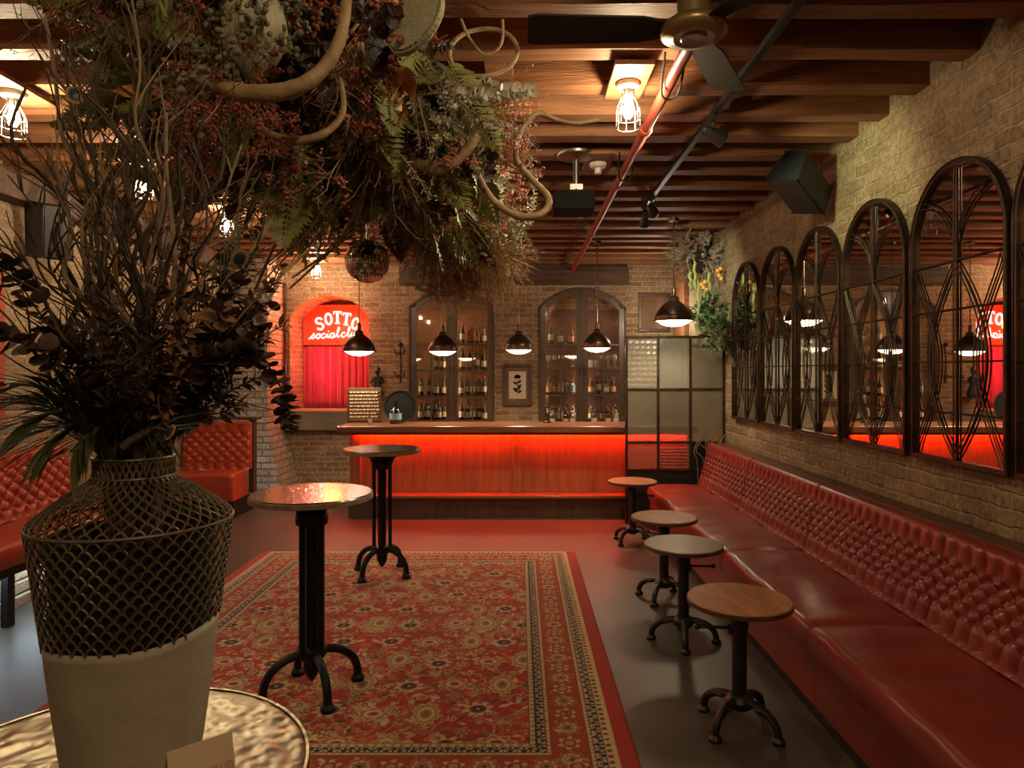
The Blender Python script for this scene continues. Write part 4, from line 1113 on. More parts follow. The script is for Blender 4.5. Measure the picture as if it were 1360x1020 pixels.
for j in range(m_):
    for k in range(n):
        k2 = (k + 1) % n; lb.f.append((j * n + k, j * n + k2, (j + 1) * n + k2, (j + 1) * n + k))
lb.f.append(tuple(reversed(range(n))))
lo2 = lb.build('white_base', m_vase_white, vz); sd = lo2.modifiers.new('s', 'SOLIDIFY'); sd.thickness = .005
la = MB(); ncol = 40; rowh = .0165; s0 = cum[3] - .14; rowi = 0; s = s0
while s < cum[-1] - .006:
    for c in range(ncol):
        ac = 2 * PI * (c + (.5 if rowi % 2 else 0)) / ncol; half = PI / ncol
        pts = []
        for k in range(7):
            t = k / 6; a = ac - half + 2 * half * t; ss = s + rowh * 1.15 * math.sin(PI * t) ** .7
            r, z = prof_s(min(ss, cum[-1])); pts.append((r * math.cos(a), r * math.sin(a), z))
        if min(p[2] for p in pts) < bound(ac) - .008: continue
        la.tube(pts, .0024, 4, cap=False)
    s += rowh; rowi += 1
for (r, z) in ((PROF[-1][0], PROF[-1][1]), (.0805, .672), (.201, .574)):
    la.tube([(r * math.cos(2 * PI * k / 60), r * math.sin(2 * PI * k / 60), z) for k in range(60)], .0036, 6, closed=True)
la.build('lattice', m_vase_metal, vz)
MB().lathe([(.10, .012), (.148, .30), (.164, .50), (.165, .55)], 24, cap1=False).build('liner', m_liner, vz)

cd = empty('table_card', (-.652, 1.375, TZ + .004), rz=math.radians(42), label='small cream folded card with red lettering on the brass table before the vase', cat='card')
mb = MB()
for (y0, y1, z0, z1) in ((-.052, 0, .03, .128), (.045, 0, .03, .128)):
    mb.v += []
def slab(mb, p0, p1, p2, p3, t):
    n = (Vector(p1) - Vector(p0)).cross(Vector(p3) - Vector(p0)).normalized() * t
    b = len(mb.v); q = [Vector(p) for p in (p0, p1, p2, p3)]
    mb.v += [tuple(p) for p in q] + [tuple(p + n) for p in q]
    mb.f += [(b, b + 3, b + 2, b + 1), (b + 4, b + 5, b + 6, b + 7), (b, b + 1, b + 5, b + 4), (b + 1, b + 2, b + 6, b + 5), (b + 2, b + 3, b + 7, b + 6), (b + 3, b, b + 4, b + 7)]
hw2 = .062
slab(mb, (-hw2, -.06, .002), (hw2, -.06, .002), (hw2, -.012, .152), (-hw2, -.012, .152), .0012)
slab(mb, (-hw2, .035, .002), (-hw2, -.012, .152), (hw2, -.012, .152), (hw2, .035, .002), .0012)
mb.build('folded_card', m_cream, cd, smooth=False)
# red capital letters along the lower part of the front leaf
GL = {'C': [[(.9, .85), (.6, 1), (.3, .95), (.1, .7), (.1, .3), (.3, .05), (.6, 0), (.9, .15)]], 'R': [[(.15, 0), (.15, 1), (.6, 1), (.85, .8), (.6, .55), (.15, .55)], [(.5, .55), (.9, 0)]],
      'O': [[(.5, 1), (.15, .8), (.1, .3), (.5, 0), (.88, .3), (.88, .75), (.5, 1)]], 'W': [[(.0, 1), (.25, 0), (.5, .7), (.75, 0), (1, 1)]], 'N': [[(.12, 0), (.12, 1), (.85, 0), (.85, 1)]],
      '&': [[(.9, .1), (.3, .75), (.4, 1), (.65, .85), (.2, .4), (.2, .1), (.5, 0), (.85, .45)]], 'G': [[(.85, .85), (.5, 1), (.15, .75), (.12, .25), (.5, 0), (.85, .2), (.85, .5), (.55, .5)]],
      'A': [[(0, 0), (.5, 1), (1, 0)], [(.2, .38), (.8, .38)]], 'D': [[(.12, 0), (.12, 1), (.5, 1), (.88, .7), (.88, .3), (.5, 0), (.12, 0)]], 'L': [[(.12, 1), (.12, 0), (.8, 0)]], 'I': [[(.5, 0), (.5, 1)]], 'S': [[(.85, .85), (.5, 1), (.2, .8), (.8, .3), (.5, 0), (.12, .15)]], 'T': [[(0, 1), (1, 1)], [(.5, 1), (.5, 0)]]}
tx = MB(); word = 'CTRN & GRAND'; cw = .0098; n0 = Vector((0, -.012 + .06, .150)).normalized(); out = Vector((0, -.150, .048)).normalized()
for i, ch in enumerate(word):
    for st_ in GL.get(ch, []):
        pts = []
        for (u, v) in st_:
            q = Vector((-.058 + i * cw + u * cw * .75, -.06, .002)) + n0 * (.088 + v * .017) + out * .0006; pts.append(q)
        tx.tube(pts, .0015, 4)
tx.build('lettering', m_redink, cd)
# ================================================================ CEILING FITTINGS
def caged_light(loc, lab, lit=True, cage=True):
    e = empty('caged_ceiling_light', loc, 0, lab, 'ceiling light', 'caged ceiling lights')
    mb = MB(); mb.box(-.10, .10, -.22, .22, -.025, 0); mb.build('mounting_board', m_joist, e, smooth=False, bevel=.003)
    MB().lathe([(.030, -.062), (.055, -.055), (.062, -.045), (.062, -.026)], 20).build('base', m_ceramic, e)
    MB().lathe([(.022, -.105), (.026, -.10), (.026, -.062)], 14).build('socket', m_ceramic, e)
    if lit: MB().lathe([(.001, -.215), (.018, -.208), (.028, -.188), (.029, -.168), (.020, -.135), (.015, -.107)], 10).build('bulb', m_bulb, e)
    if cage:
        mb = MB(); prof = [(.034, -.066), (.034, -.10), (.050, -.135), (.062, -.165), (.064, -.22), (.064, -.262)]
        for k in range(8):
            a = 2 * PI * k / 8; mb.tube([(r * math.cos(a), r * math.sin(a), z) for r, z in prof], .0024, 5)
        for r, z in ((.034, -.07), (.062, -.165), (.064, -.215), (.064, -.262)):
            mb.tube([(r * math.cos(2 * PI * k / 20), r * math.sin(2 * PI * k / 20), z) for k in range(20)], .0026, 5, closed=True)
        mb.build('wire_cage', m_steel, e)
    return e
ZB = ZJ - .016
caged_light((.577, 3.60, ZB), 'lit caged bulb on the ceiling beside the red pipe, nearest camera')
caged_light((.585, 6.42, ZB), 'unlit caged lamp on the ceiling seen just under the projector', lit=False)
caged_light((.577, 4.98, ZB), 'pale ceiling lamp base without cage next to the projector mount', lit=False, cage=False)
for y, l in ((3.72, 'lit caged bulb nearest camera at upper left, behind the vase branches'), (5.02, 'lit caged bulb second from camera on left side, behind branches'),
             (6.44, 'lit caged bulb third from camera on left side, above the corner bench'), (9.28, 'lit caged bulb farthest back on left side, above the red niche')):
    caged_light((-2.78, y, ZB), l)
# ceiling fan
fn_ = empty('ceiling_fan', (.735, 2.86, ZJ - .01), label='olive brown ceiling fan with flat dark blades by the black track', cat='fan')
MB().lathe([(.07, -.075), (.07, 0)], 24).build('mount', m_fan, fn_)
MB().lathe([(.0, -.165), (.05, -.167), (.056, -.160), (.085, -.162), (.092, -.155), (.125, -.152), (.138, -.14), (.142, -.125), (.138, -.112), (.11, -.09), (.072, -.074)], 40, cap0=False).build('housing', m_fan, fn_)
for ang in (PI, PI / 3 + .02, -PI / 3):
    mb = MB(); d = Vector((math.cos(ang), math.sin(ang), 0)); s_v = Vector((-d.y, d.x, 0))
    pts = []
    for sgn in (-1, 1):
        pass
    b = 0
    for (r, w) in ((.12, .045), (.22, .072), (.66, .085), (.70, .075)):
        for sgn in (-1, 1):
            for dz in (0, .008):
                q = d * r + s_v * (sgn * w) + Vector((0, 0, -.125 + dz + sgn * w * .22)); mb.v.append(tuple(q))
    for i in range(3):
        a = i * 4; c = a + 4
        mb.f += [(a, c, c + 2, a + 2), (a + 1, a + 3, c + 3, c + 1), (a, a + 1, c + 1, c), (a + 2, c + 2, c + 3, a + 3)]
    mb.f += [(0, 2, 3, 1), (12, 13, 15, 14)]
    mb.build('blade', m_fanblade, fn_, smooth=False)
# red pipe with couplings
rp = MB(); px_, pz_ = .770, 3.135
rp.tube(smoothpath([(px_, 3.07, 3.22), (px_, 3.09, 3.16), (px_, 3.17, pz_), (px_, 3.4, pz_), (px_, 9.85, pz_)], 5), .030, 14)
for y in (4.15, 5.35, 7.2): rp.lathe([(.036, -.035), (.040, -.028), (.040, .028), (.036, .035)], 14, Matrix.Translation((px_, y, pz_)) @ Matrix.Rotation(PI / 2, 4, 'X'))
tag(rp.build('ceiling_pipe', m_redpipe), 'red painted pipe running back along the ceiling', 'pipe')
for yy, cl in ((3.5, 'loose black cable looped around the red pipe near the ceiling fan'), (5.0, 'loose black cable looped around the red pipe beside the projector')):
    cbp = MB(); cbp.tube(smoothpath([(px_ + .03, yy - .25, 3.21), (px_ + .05, yy, pz_ - .045), (px_ - .03, yy + .02, pz_ - .045), (px_ - .06, yy - .2, 3.21)], 5), .006, 6)
    tag(cbp.build('hanging_cable', m_rope), cl, 'cable')
# track and spotlights
tk = MB(); tk.box(1.165 - .018, 1.165 + .018, 1.2, 6.42, ZJ - .045, ZJ - .012)
for y in (1.6, 2.8, 4.0, 5.2, 6.3): tk.box(1.165 - .012, 1.165 + .012, y - .03, y + .03, ZJ - .012, ZJ + .02)
tag(tk.build('lighting_track', m_blackpl, smooth=False), 'long black lighting track under the ceiling joists at right', 'track')
def spot(loc, aim, lab, grp='ceiling spotlights', drop=.09):
    e = empty('spotlight', loc, 0, lab, 'spotlight', grp)
    mb = MB(); mb.box(-.016, .016, -.05, .05, -.03, 0); mb.tube([(0, 0, -.03), (0, 0, -drop)], .009, 8); mb.build('stem', m_blackpl, e)
    d = (Vector(aim) - Vector(loc)).normalized(); q = d.to_track_quat('Z', 'Y').to_matrix().to_4x4()
    M_ = Matrix.Translation((0, 0, -drop - .01)) @ q
    mb = MB().lathe([(.022, -.075), (.030, -.06), (.030, .0), (.046, .04), (.048, .075), (.043, .075), (.03, .03)], 18, M_, cap1=False); mb.build('head', m_blackpl, e)
    mb = MB().lathe([(.0, .045), (.034, .045)], 18, M_, cap0=False, cap1=False); mb.build('lamp_face', emis('spot_face', (1., .93, .72), 5.) if 'spot_face' not in MATS else MATS['spot_face'], e)
    return e
spot((1.165, 4.08, ZJ - .045), (2.2, 4.4, 2.75), 'black spotlight midway along the track, turned to the right wall')
spot((1.165, 5.95, ZJ - .045), (2.2, 8.6, 2.4), 'black spotlight near the end of track turned to corner plants')
spot((1.165, 6.30, ZJ - .045), (1.2, 7.9, 1.2), 'black spotlight at the end of track, pointing toward the bar')
spot((-3.56, 5.30, ZJ - .01), (-3.9, 5.0, 1.4), 'black spotlight on ceiling at the far left above bench', drop=.14)
spot((-3.42, 6.05, ZJ - .01), (-3.9, 7.2, 1.4), 'black spotlight on ceiling at left, deeper than its neighbour', drop=.16)
# projector
pj = empty('projector', (.405, 4.86, ZJ - .012), label='black ceiling projector on a steel pole', cat='projector')
MB().lathe([(.06, -.045), (.135, -.022), (.14, -.012), (.14, 0)], 28).build('ceiling_plate', m_steel, pj)
MB().tube([(0, 0, -.04), (0, 0, -.235)], .022, 14).build('pole', m_steel, pj)
mb = MB(); mb.box(-.045, .045, -.045, .045, -.265, -.225); mb.tube([(-.10, -.02, -.285), (0, 0, -.25), (.06, .02, -.285)], .010, 6); mb.tube([(0, -.09, -.285), (0, 0, -.25)], .010, 6); mb.build('bracket', m_steel, pj, smooth=False)
mb = MB(); mb.box(-.165, .125, -.13, .14, -.425, -.29); mb.build('body', m_matteblack, pj, bevel=.014, smooth=False)
mb = MB(); mb.box(-.10, .10, -.134, -.129, -.375, -.305)
for k in range(6): mb.box(-.095, .095, -.138, -.134, -.372 + .0115 * k, -.366 + .0115 * k)
mb.build('vent_grille', m_matteblack, pj, smooth=False)
mb = MB().lathe([(.03, .0), (.034, .03), (.02, .03)], 18, Matrix.Translation((-.05, .14, -.36)) @ Matrix.Rotation(-PI / 2, 4, 'X')); mb.build('lens', m_bottle, pj)
# loudspeakers
def loudspeaker(loc, rot, s, lab):
    e = empty('loudspeaker', loc, 0, lab, 'loudspeaker', None, rot=rot)
    w, h, d = .17 * s, .27 * s, .15 * s
    poly = [(-w, -d), (w, -d), (w * .62, d), (-w * .62, d)]
    MB().prism(poly, 'z', -h, h).build('cabinet', m_blackpl, e, smooth=False, bevel=.012)
    mb = MB(); mb.box(-w * .93, w * .93, -d - .012, -d - .001, -h * .95, h * .95); mb.build('front_grille', m_blackpl, e, smooth=False, bevel=.004)
    mb = MB(); mb.box(-.025, .025, d, d + .07 * s, -.025, .025); mb.build('bracket', m_black, e, smooth=False)
loudspeaker((1.985, 4.76, 2.985), (math.radians(62), math.radians(12), math.radians(-58)), .74, 'large black loudspeaker tilted high on the right wall above mirrors')
loudspeaker((2.10, 7.75, 2.98), (.2, .1, math.radians(-50)), .62, 'small black loudspeaker high in the far corner by hanging branches')
loudspeaker((-3.84, 5.50, 2.80), (.15, -.1, math.radians(75)), .80, 'black loudspeaker high on the left wall behind the vase branches')
# ================================================================ PENDANT LAMPS OVER THE BAR
def pendant(x, y, z, s, lab):
    e = empty('pendant_lamp', (x, y, z), 0, lab, 'pendant lamp', 'pendant lamps over the bar'); e.scale = (s, s, s)
    MB().lathe([(.192, .012), (.200, .016), (.200, .026), (.188, .030), (.186, .062), (.178, .066), (.176, .078), (.160, .110), (.130, .150), (.095, .185), (.062, .208), (.050, .218)], 36, cap0=False).build('shade', m_bronze, e)
    MB().lathe([(.050, .218), (.052, .24), (.040, .255), (.022, .262), (.022, .335), (.012, .35)], 20).build('neck_cap', m_bronze, e)
    MB().lathe([(.0, -.040), (.07, -.034), (.125, -.014), (.165, .014), (.186, .022)], 32, cap0=False, cap1=False).build('glass_lens', m_lens, e)
    MB().tube([(0, 0, .34), (0, 0, (ZJ - .01 - z) / s)], .007 / s, 6).build('cord', m_bronze, e)
    MB().lathe([(.05, (ZJ - .04 - z) / s), (.055, (ZJ - .012 - z) / s)], 16).build('ceiling_rose', m_bronze, e)
PEND = [((477 - VX) / F * 7.95, 7.95, 1.885, 1., 'bronze pendant lamp hanging before the red SOTTO sign'), ((588 - VX) / F * 8.1, 8.1, 1.89, .95, 'bronze pendant lamp hanging before the wine cabinet'),
        ((689 - VX) / F * 8.15, 8.15, 1.91, .92, 'bronze pendant lamp above the framed plant print'), ((793 - VX) / F * 8.1, 8.1, 1.93, .92, 'bronze pendant lamp hanging before the spirits cabinet'),
        ((895 - VX) / F * 6.9, 6.9, 2.16, 1.03, 'bronze pendant lamp above the patterned glass screen, bluish lens')]
for x, y, z, s, l in PEND: pendant(x, y, z, s, l)
# ================================================================ red arched shutter on the left wall
ra = empty('arched_shutter', (XL + .004, 4.75, 1.30), label='red framed arched shutter on the left brick wall, mostly out of view', cat='shutter', rz=PI / 2)
o_, i_ = arch(-.50, .50, 0, 1.05, 1.38), arch(-.42, .42, .08, 1.02, 1.30)
mb = MB(); n = len(o_)
for pts, y in ((o_, -.06), (i_, -.06), (i_, 0), (o_, 0)): mb.v += [(p[0], y, p[1]) for p in pts]
for k in range(n):
    j = (k + 1) % n
    for A, B_ in ((0, 1), (1, 2), (3, 0)): mb.f.append((A * n + k, A * n + j, B_ * n + j, B_ * n + k))
mb.build('frame', m_redwood, ra, smooth=False)
MB().prism(arch(-.43, .43, .07, 1.03, 1.31), 'y', -.025, -.005).build('panel', m_redwood, ra, smooth=False)

# ================================================================ PLANT ELEMENT MESHES
def fern_mesh(seed, m):
    rr = random.Random(seed); mb = MB(); L = 1.0; pts = []
    for k in range(13):
        t = k / 12; pts.append(Vector((.10 * math.sin(t * 2 + seed), -.22 * t * t, L * t)))
    mb.tube(pts, [.010 * (1 - .8 * k / 12) for k in range(13)], 4)
    n = 24
    for k in range(2, n):
        t = k / n; i = min(int(t * 12), 11); p = pts[i].lerp(pts[i + 1], t * 12 - i)
        wl_ = .24 * math.sin(PI * (t ** .75)) + .03
        for sgn in (-1, 1):
            d = Vector((sgn * .85, rr.uniform(-.25, .1), .55)); mb.leaf(p, d, (0, 1, 0), wl_ * rr.uniform(.85, 1.1), .055, .1, .25)
    return mb.mesh('fern_frond', m)
def sprig_mesh(seed, m, stem, n=26, L=1., leaf=.11, wid=.06, rnd=False, spread=.9, side=3):
    rr = random.Random(seed); mb = MB(); pts = []
    for k in range(10):
        t = k / 9; pts.append(Vector((.08 * math.sin(t * 4 + seed), .08 * math.cos(t * 3.1 + seed), L * t)))
    mb.tube(pts, [.011 * (1 - .75 * k / 9) for k in range(10)], 4)
    me_l = MB()
    for k in range(n):
        t = .12 + .88 * k / n; i = min(int(t * 9), 8); p = pts[i].lerp(pts[i + 1], t * 9 - i)
        for q in range(2):
            a = k * 1.57 + q * PI + rr.uniform(-.4, .4); d = Vector((math.cos(a) * spread, math.sin(a) * spread, rr.uniform(.3, .9)))
            s = rr.uniform(.7, 1.15) * (1 - .45 * t)
            if rnd: me_l.disc_leaf(p, d, (rr.uniform(-.5, .5), rr.uniform(-.5, .5), 1), leaf * .5 * s, 7)
            else: me_l.leaf(p, d, (rr.uniform(-.5, .5), rr.uniform(-.5, .5), 1), leaf * s, wid * s, .12, .2)
    me_l.add(mb)
    return me_l.mesh('leaf_sprig', m)
def berry_mesh(seed, m, n=70, L=.5, br=.0105, droop=.35, side=7):
    rr = random.Random(seed); mb = MB()
    base = [Vector((0, 0, 0)), Vector((.02, .0, L * .4)), Vector((.05, .02, L * .75)), Vector((.1, .03, L))]
    main = smoothpath(base, 4); mb.tube(main, .004, 4)
    for s in range(side):
        t = .25 + .75 * s / side; p = main[min(int(t * (len(main) - 1)), len(main) - 1)]; a = s * 2.4 + rr.uniform(-.4, .4)
        ln = rr.uniform(.07, .15); sub = [p + Vector((math.cos(a) * ln * u, math.sin(a) * ln * u, ln * (.6 * u - droop * u * u))) for u in [k / 6 for k in range(7)]]
        mb.tube(sub, .0022, 3)
        for b in range(n // side):
            u = rr.uniform(.25, 1) * 6; i = min(int(u), 5); q = sub[i].lerp(sub[i + 1], u - i) + Vector((rr.gauss(0, .011), rr.gauss(0, .011), rr.gauss(0, .011)))
            mb.ball(q, br * rr.uniform(.75, 1.15), 6, 4)
    return mb.mesh('berry_sprig', m)
def grass_mesh(seed, m, n=46, L=1., w=.012, spread=.42, hairs=True):
    rr = random.Random(seed); mb = MB()
    for k in range(n):
        a = rr.uniform(0, 2 * PI); sp = spread * rr.uniform(.2, 1) ; ln = L * rr.uniform(.55, 1); bend = rr.uniform(-.1, .35)
        pts = [Vector((math.cos(a) * (sp * t * ln + bend * t ** 3 * ln), math.sin(a) * (sp * t * ln + bend * t ** 3 * ln), ln * t * (1 - .25 * abs(bend) * t))) for t in (0, .3, .6, .85, 1)]
        mb.tube(pts, [w * .5, w * .5, w * .45, w * .3, w * .08], 3, cap=False)
        if hairs:
            for q in range(9):
                t = rr.uniform(.5, 1) * 4; i = min(int(t), 3); p = pts[i].lerp(pts[i + 1], t - i); d = Vector((rr.gauss(0, 1), rr.gauss(0, 1), rr.uniform(.2, 1.5)))
                mb.leaf(p, d, (0, 0, 1), rr.uniform(.03, .07) * L, w * .9, .1)
    return mb.mesh('grass_tuft', m)
def twig_mesh(seed, m, L=1., r=.010, side=9, leaves=None, wig=.05, sub=True):
    rr = random.Random(seed); mb = MB()
    def grow(p, d, ln, rad, depth):
        pts = [p]; q = p; dd = d.copy(); n = 9 if depth == 0 else 5
        for k in range(n):
            dd = (dd + Vector((rr.gauss(0, wig * 3), rr.gauss(0, wig * 3), rr.gauss(0, wig * 1.5)))).normalized(); q = q + dd * (ln / n); pts.append(q)
        mb.tube(pts, [rad * (1 - .75 * k / n) for k in range(n + 1)], 5 if depth == 0 else 4)
        if depth < (2 if sub else 1):
            for s in range(side if depth == 0 else 3):
                t = rr.uniform(.25, .97); i = min(int(t * n), n - 1); b = pts[i].lerp(pts[i + 1], t * n - i); a = rr.uniform(0, 2 * PI)
                ax = dd.orthogonal().normalized(); ax = Matrix.Rotation(a, 3, dd) @ ax
                grow(b, (dd * rr.uniform(.6, 1.2) + ax * rr.uniform(.4, .9)).normalized(), ln * rr.uniform(.18, .42), rad * .5, depth + 1)
    grow(Vector((0, 0, 0)), Vector((0, 0, 1)), L, r, 0)
    return mb.mesh('twig', m)
FERN = [fern_mesh(s, m_fern) for s in (1, 2, 3)]
SILV = [sprig_mesh(s, m_silver, None, 30, 1., .10, .05) for s in (4, 5, 6)]
EUCA = [sprig_mesh(s, m_silver, None, 20, 1., .15, .12, True) for s in (7, 8)]
DARKL = [sprig_mesh(s, m_leaf_dark, None, 22, 1., .17, .14, True) for s in (9, 10)]
BROWNL = [sprig_mesh(s, m_leaf_brown, None, 22, 1., .15, .075) for s in (11, 12)]
BERR = [berry_mesh(s, m_berry) for s in (13, 14)]
PINK = [berry_mesh(s, m_pink, 130, .5, .0085, .9, 9) for s in (15, 16)]
GREY = [berry_mesh(s, m_greyberry, 60, .35, .014, .3, 7) for s in (17,)]
STRAW = [grass_mesh(s, m_straw, 40, 1., .009, .35, True) for s in (18, 19)]
RUST = [grass_mesh(s, m_rust, 60, 1., .010, .55, True) for s in (20, 21)]
TWG = [twig_mesh(s, m_branch_t) for s in (22, 23, 24)]
TWGK = [twig_mesh(s, m_twig_pale, r=.045, side=10, wig=.07) for s in (41, 42, 43)]
TWGD = [twig_mesh(s, m_branch, L=1., r=.012, side=12, wig=.06) for s in (25, 26, 27)]
# ================================================================ HANGING INSTALLATION
CI = Vector((-.80, 3.25, 2.92)); AX = Vector((.80, 1.62, .50))
hi = empty('hanging_floral_installation', (CI.x, CI.y, 3.22), label='huge hanging canopy of dried flowers, ferns, berries and curled vines under the ceiling', cat='floral installation')
HO = Vector((CI.x, CI.y, 3.22))
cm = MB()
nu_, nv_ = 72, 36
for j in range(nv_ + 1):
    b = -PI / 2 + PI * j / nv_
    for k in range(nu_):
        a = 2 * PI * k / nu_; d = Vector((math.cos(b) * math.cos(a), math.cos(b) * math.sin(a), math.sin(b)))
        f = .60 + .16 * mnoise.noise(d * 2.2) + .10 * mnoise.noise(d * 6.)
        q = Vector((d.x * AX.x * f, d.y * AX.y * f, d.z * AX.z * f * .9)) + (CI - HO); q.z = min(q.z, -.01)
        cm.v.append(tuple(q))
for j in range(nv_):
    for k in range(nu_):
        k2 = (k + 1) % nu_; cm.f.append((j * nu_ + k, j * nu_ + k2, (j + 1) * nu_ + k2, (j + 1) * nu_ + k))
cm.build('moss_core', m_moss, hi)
cnt_ = {}
def place(name, meshes, p, d, s, roll=None):
    cnt_[name] = cnt_.get(name, 0) + 1
    M_ = Matrix.Translation(Vector(p) - HO) @ Vector(d).normalized().to_track_quat('Z', 'Y').to_matrix().to_4x4() @ Matrix.Rotation(roll if roll is not None else R.uniform(0, 6.28), 4, 'Z') @ Matrix.Diagonal((s, s, s, 1))
    return inst(name, R.choice(meshes), hi, None, mtx=M_)
def surf(rng, fmin=.62, fmax=.92):
    while True:
        d = Vector((rng.gauss(0, 1), rng.gauss(0, 1), rng.gauss(-.55, .8))).normalized()
        if d.z < .35: break
    f = rng.uniform(fmin, fmax)
    p = CI + Vector((d.x * AX.x * f, d.y * AX.y * f, d.z * AX.z * f)); nrm = Vector((d.x / AX.x, d.y / AX.y, d.z / AX.z)).normalized()
    return p, nrm
rg = random.Random(21)
def rdir(nrm, k=.6, down=.25): return (nrm + Vector((rg.gauss(0, k), rg.gauss(0, k), rg.gauss(-down, k * .7)))).normalized()
LIM = {'fern_frond': 74, 'silver_leaf_sprig': 90, 'eucalyptus_sprig': 36, 'dark_leaf_sprig': 62, 'berry_sprig': 20, 'pink_amaranth_strand': 26, 'rust_grass_tuft': 60, 'straw_grass_tuft': 44, 'bare_twig': 78, 'brown_leaf_sprig': 54}
tries = 0
while tries < 5200:
    tries += 1
    p, nrm = surf(rg); u = (p.y - CI.y) / AX.y; v = (p.x - CI.x) / AX.x
    w = {'fern_frond': max(0, 1 - abs(u + .05) * 1.6) * (1.2 if v > -.2 else .35), 'silver_leaf_sprig': (1.3 if v > .2 else .35) * (1 if u > -.5 else .12), 'eucalyptus_sprig': .3 if (u > -.1 or v > .3) else .04,
         'dark_leaf_sprig': (1. if u < -.1 or v < -.2 else .15), 'berry_sprig': 1.1 if (u < -.25 and v > -.6) else .08, 'pink_amaranth_strand': (1.5 if (v > .45 and -.5 < u < .4) else .10),
         'rust_grass_tuft': 1.8 if u > .35 else .08, 'straw_grass_tuft': .9 if u > .1 else .15, 'bare_twig': .9, 'brown_leaf_sprig': .6 if (u > .1 or v < 0) else .3}
    w = {k: x for k, x in w.items() if cnt_.get(k, 0) < LIM[k] and x > 0}
    if not w: continue
    name = rg.choices(list(w), list(w.values()))[0]
    if rg.random() > .5: continue
    M_ = {'fern_frond': (FERN, .36, .62), 'silver_leaf_sprig': (SILV, .26, .44), 'eucalyptus_sprig': (EUCA, .26, .42), 'dark_leaf_sprig': (DARKL, .26, .44), 'berry_sprig': (BERR, .50, .85), 'pink_amaranth_strand': (PINK, .5, .8),
          'rust_grass_tuft': (RUST, .24, .40), 'straw_grass_tuft': (STRAW, .32, .55), 'bare_twig': (TWG, .35, .65), 'brown_leaf_sprig': (BROWNL, .24, .40)}[name]
    dn = .5 if 'berry' in name or 'amaranth' in name else .2
    place(name, M_[0], p, rdir(nrm, .5, dn), rg.uniform(M_[1], M_[2]))
# clusters seen plainly in the photo
def cluster(name, meshes, px, py, Y, n, rad, s0, s1, d=(0, 0, -1), k=.6):
    for i in range(n):
        p = P(px, py, Y) + Vector((rg.gauss(0, rad), rg.gauss(0, rad), rg.gauss(0, rad * .7)))
        place(name, meshes, p, Vector(d) + Vector((rg.gauss(0, k), rg.gauss(0, k), rg.gauss(0, k))), rg.uniform(s0, s1))
cluster('berry_sprig', BERR, 315, 80, 1.80, 12, .05, .40, .62, (.2, -.3, -.5))
cluster('berry_sprig', BERR, 345, 150, 2.15, 8, .08, .40, .60, (0, -.2, -.8))
cluster('grey_berry_sprig', GREY, 302, 30, 1.75, 7, .05, .5, .75, (0, -.4, -.5))
cluster('grey_berry_sprig', GREY, 118, 2, 2.05, 3, .06, .5, .75, (0, -.4, -.5))
cluster('grey_berry_sprig', GREY, 385, 10, 2.05, 3, .03, .5, .75, (0, -.4, -.8))
cluster('pink_amaranth_strand', PINK, 655, 165, 2.85, 16, .07, .42, .62, (.5, -.2, -.5))
cluster('pink_amaranth_strand', PINK, 575, 245, 3.3, 10, .08, .42, .62, (.1, -.4, -.7))
cluster('silver_leaf_sprig', SILV, 585, 150, 2.6, 26, .10, .22, .34, (.5, -.4, -.5))
cluster('fern_frond', FERN, 535, 110, 2.45, 10, .09, .24, .38, (.3, -.4, -.5))
cluster('fern_frond', FERN, 530, 190, 2.8, 14, .12, .28, .45, (.2, -.3, -.7))
cluster('silver_leaf_sprig', SILV, 650, 290, 3.8, 34, .15, .28, .42, (.4, -.4, -.5))
cluster('straw_grass_tuft', STRAW, 640, 320, 3.9, 16, .12, .30, .42, (.3, -.4, -.6))
cluster('rust_grass_tuft', RUST, 610, 345, 4.1, 30, .15, .26, .40, (0, -.3, -.7))
cluster('straw_grass_tuft', STRAW, 575, 250, 3.6, 7, .04, .45, .6, (.2, -.3, -.9), .3)
cluster('straw_grass_tuft', STRAW, 400, 225, 3.4, 14, .14, .36, .5, (-.6, -.3, -.5), .35)
cluster('rust_grass_tuft', RUST, 560, 345, 4.3, 14, .11, .26, .38, (0, -.3, -.7))
# driftwood vines traced through the canopy
def vine(pts, r, name='curled_vine', m=m_drift, n=7, taper=True):
    q = smoothpath([P(*p) - HO for p in pts], n); N = len(q)
    rr = [r * (1 - .32 * abs(2 * i / (N - 1) - .6)) * (1 + .12 * mnoise.noise((i * .6, r * 99, 0))) for i in range(N)] if taper else r
    return MB().tube(q, rr, 10, twist=.12).build(name, m, hi)
vine([(245, 88, 1.75), (285, 112, 1.68), (330, 124, 1.66), (390, 118, 1.66), (432, 88, 1.68), (455, 40, 1.72), (462, -30, 1.8)], .023)
vine([(330, 160, 1.9), (375, 185, 1.86), (425, 180, 1.86), (455, 150, 1.9), (452, 105, 1.95)], .013)
vine([(540, 214, 2.6), (580, 224, 2.52), (612, 208, 2.5), (635, 178, 2.48)], .026)
vine([(618, 180, 2.75), (628, 212, 2.7), (642, 248, 2.66), (665, 275, 2.64), (695, 288, 2.64), (722, 282, 2.66), (728, 262, 2.7), (706, 238, 2.74), (686, 212, 2.78), (690, 178, 2.78), (712, 152, 2.8), (742, 160, 2.82), (765, 164, 2.82), (795, 159, 2.86)], .015)
vine([(445, 268, 2.7), (485, 232, 2.65), (508, 205, 2.65), (512, 180, 2.7), (495, 160, 2.8)], .012)
vine([(300, 160, 2.3), (420, 90, 2.25), (500, 0, 2.3)], .008)
vine([(552, 382, 4.4), (585, 390, 4.35), (620, 386, 4.3), (648, 374, 4.3), (662, 350, 4.3)], .015)
vine([(566, 380, 4.35), (600, 384, 4.35), (645, 384, 4.3)], .008)
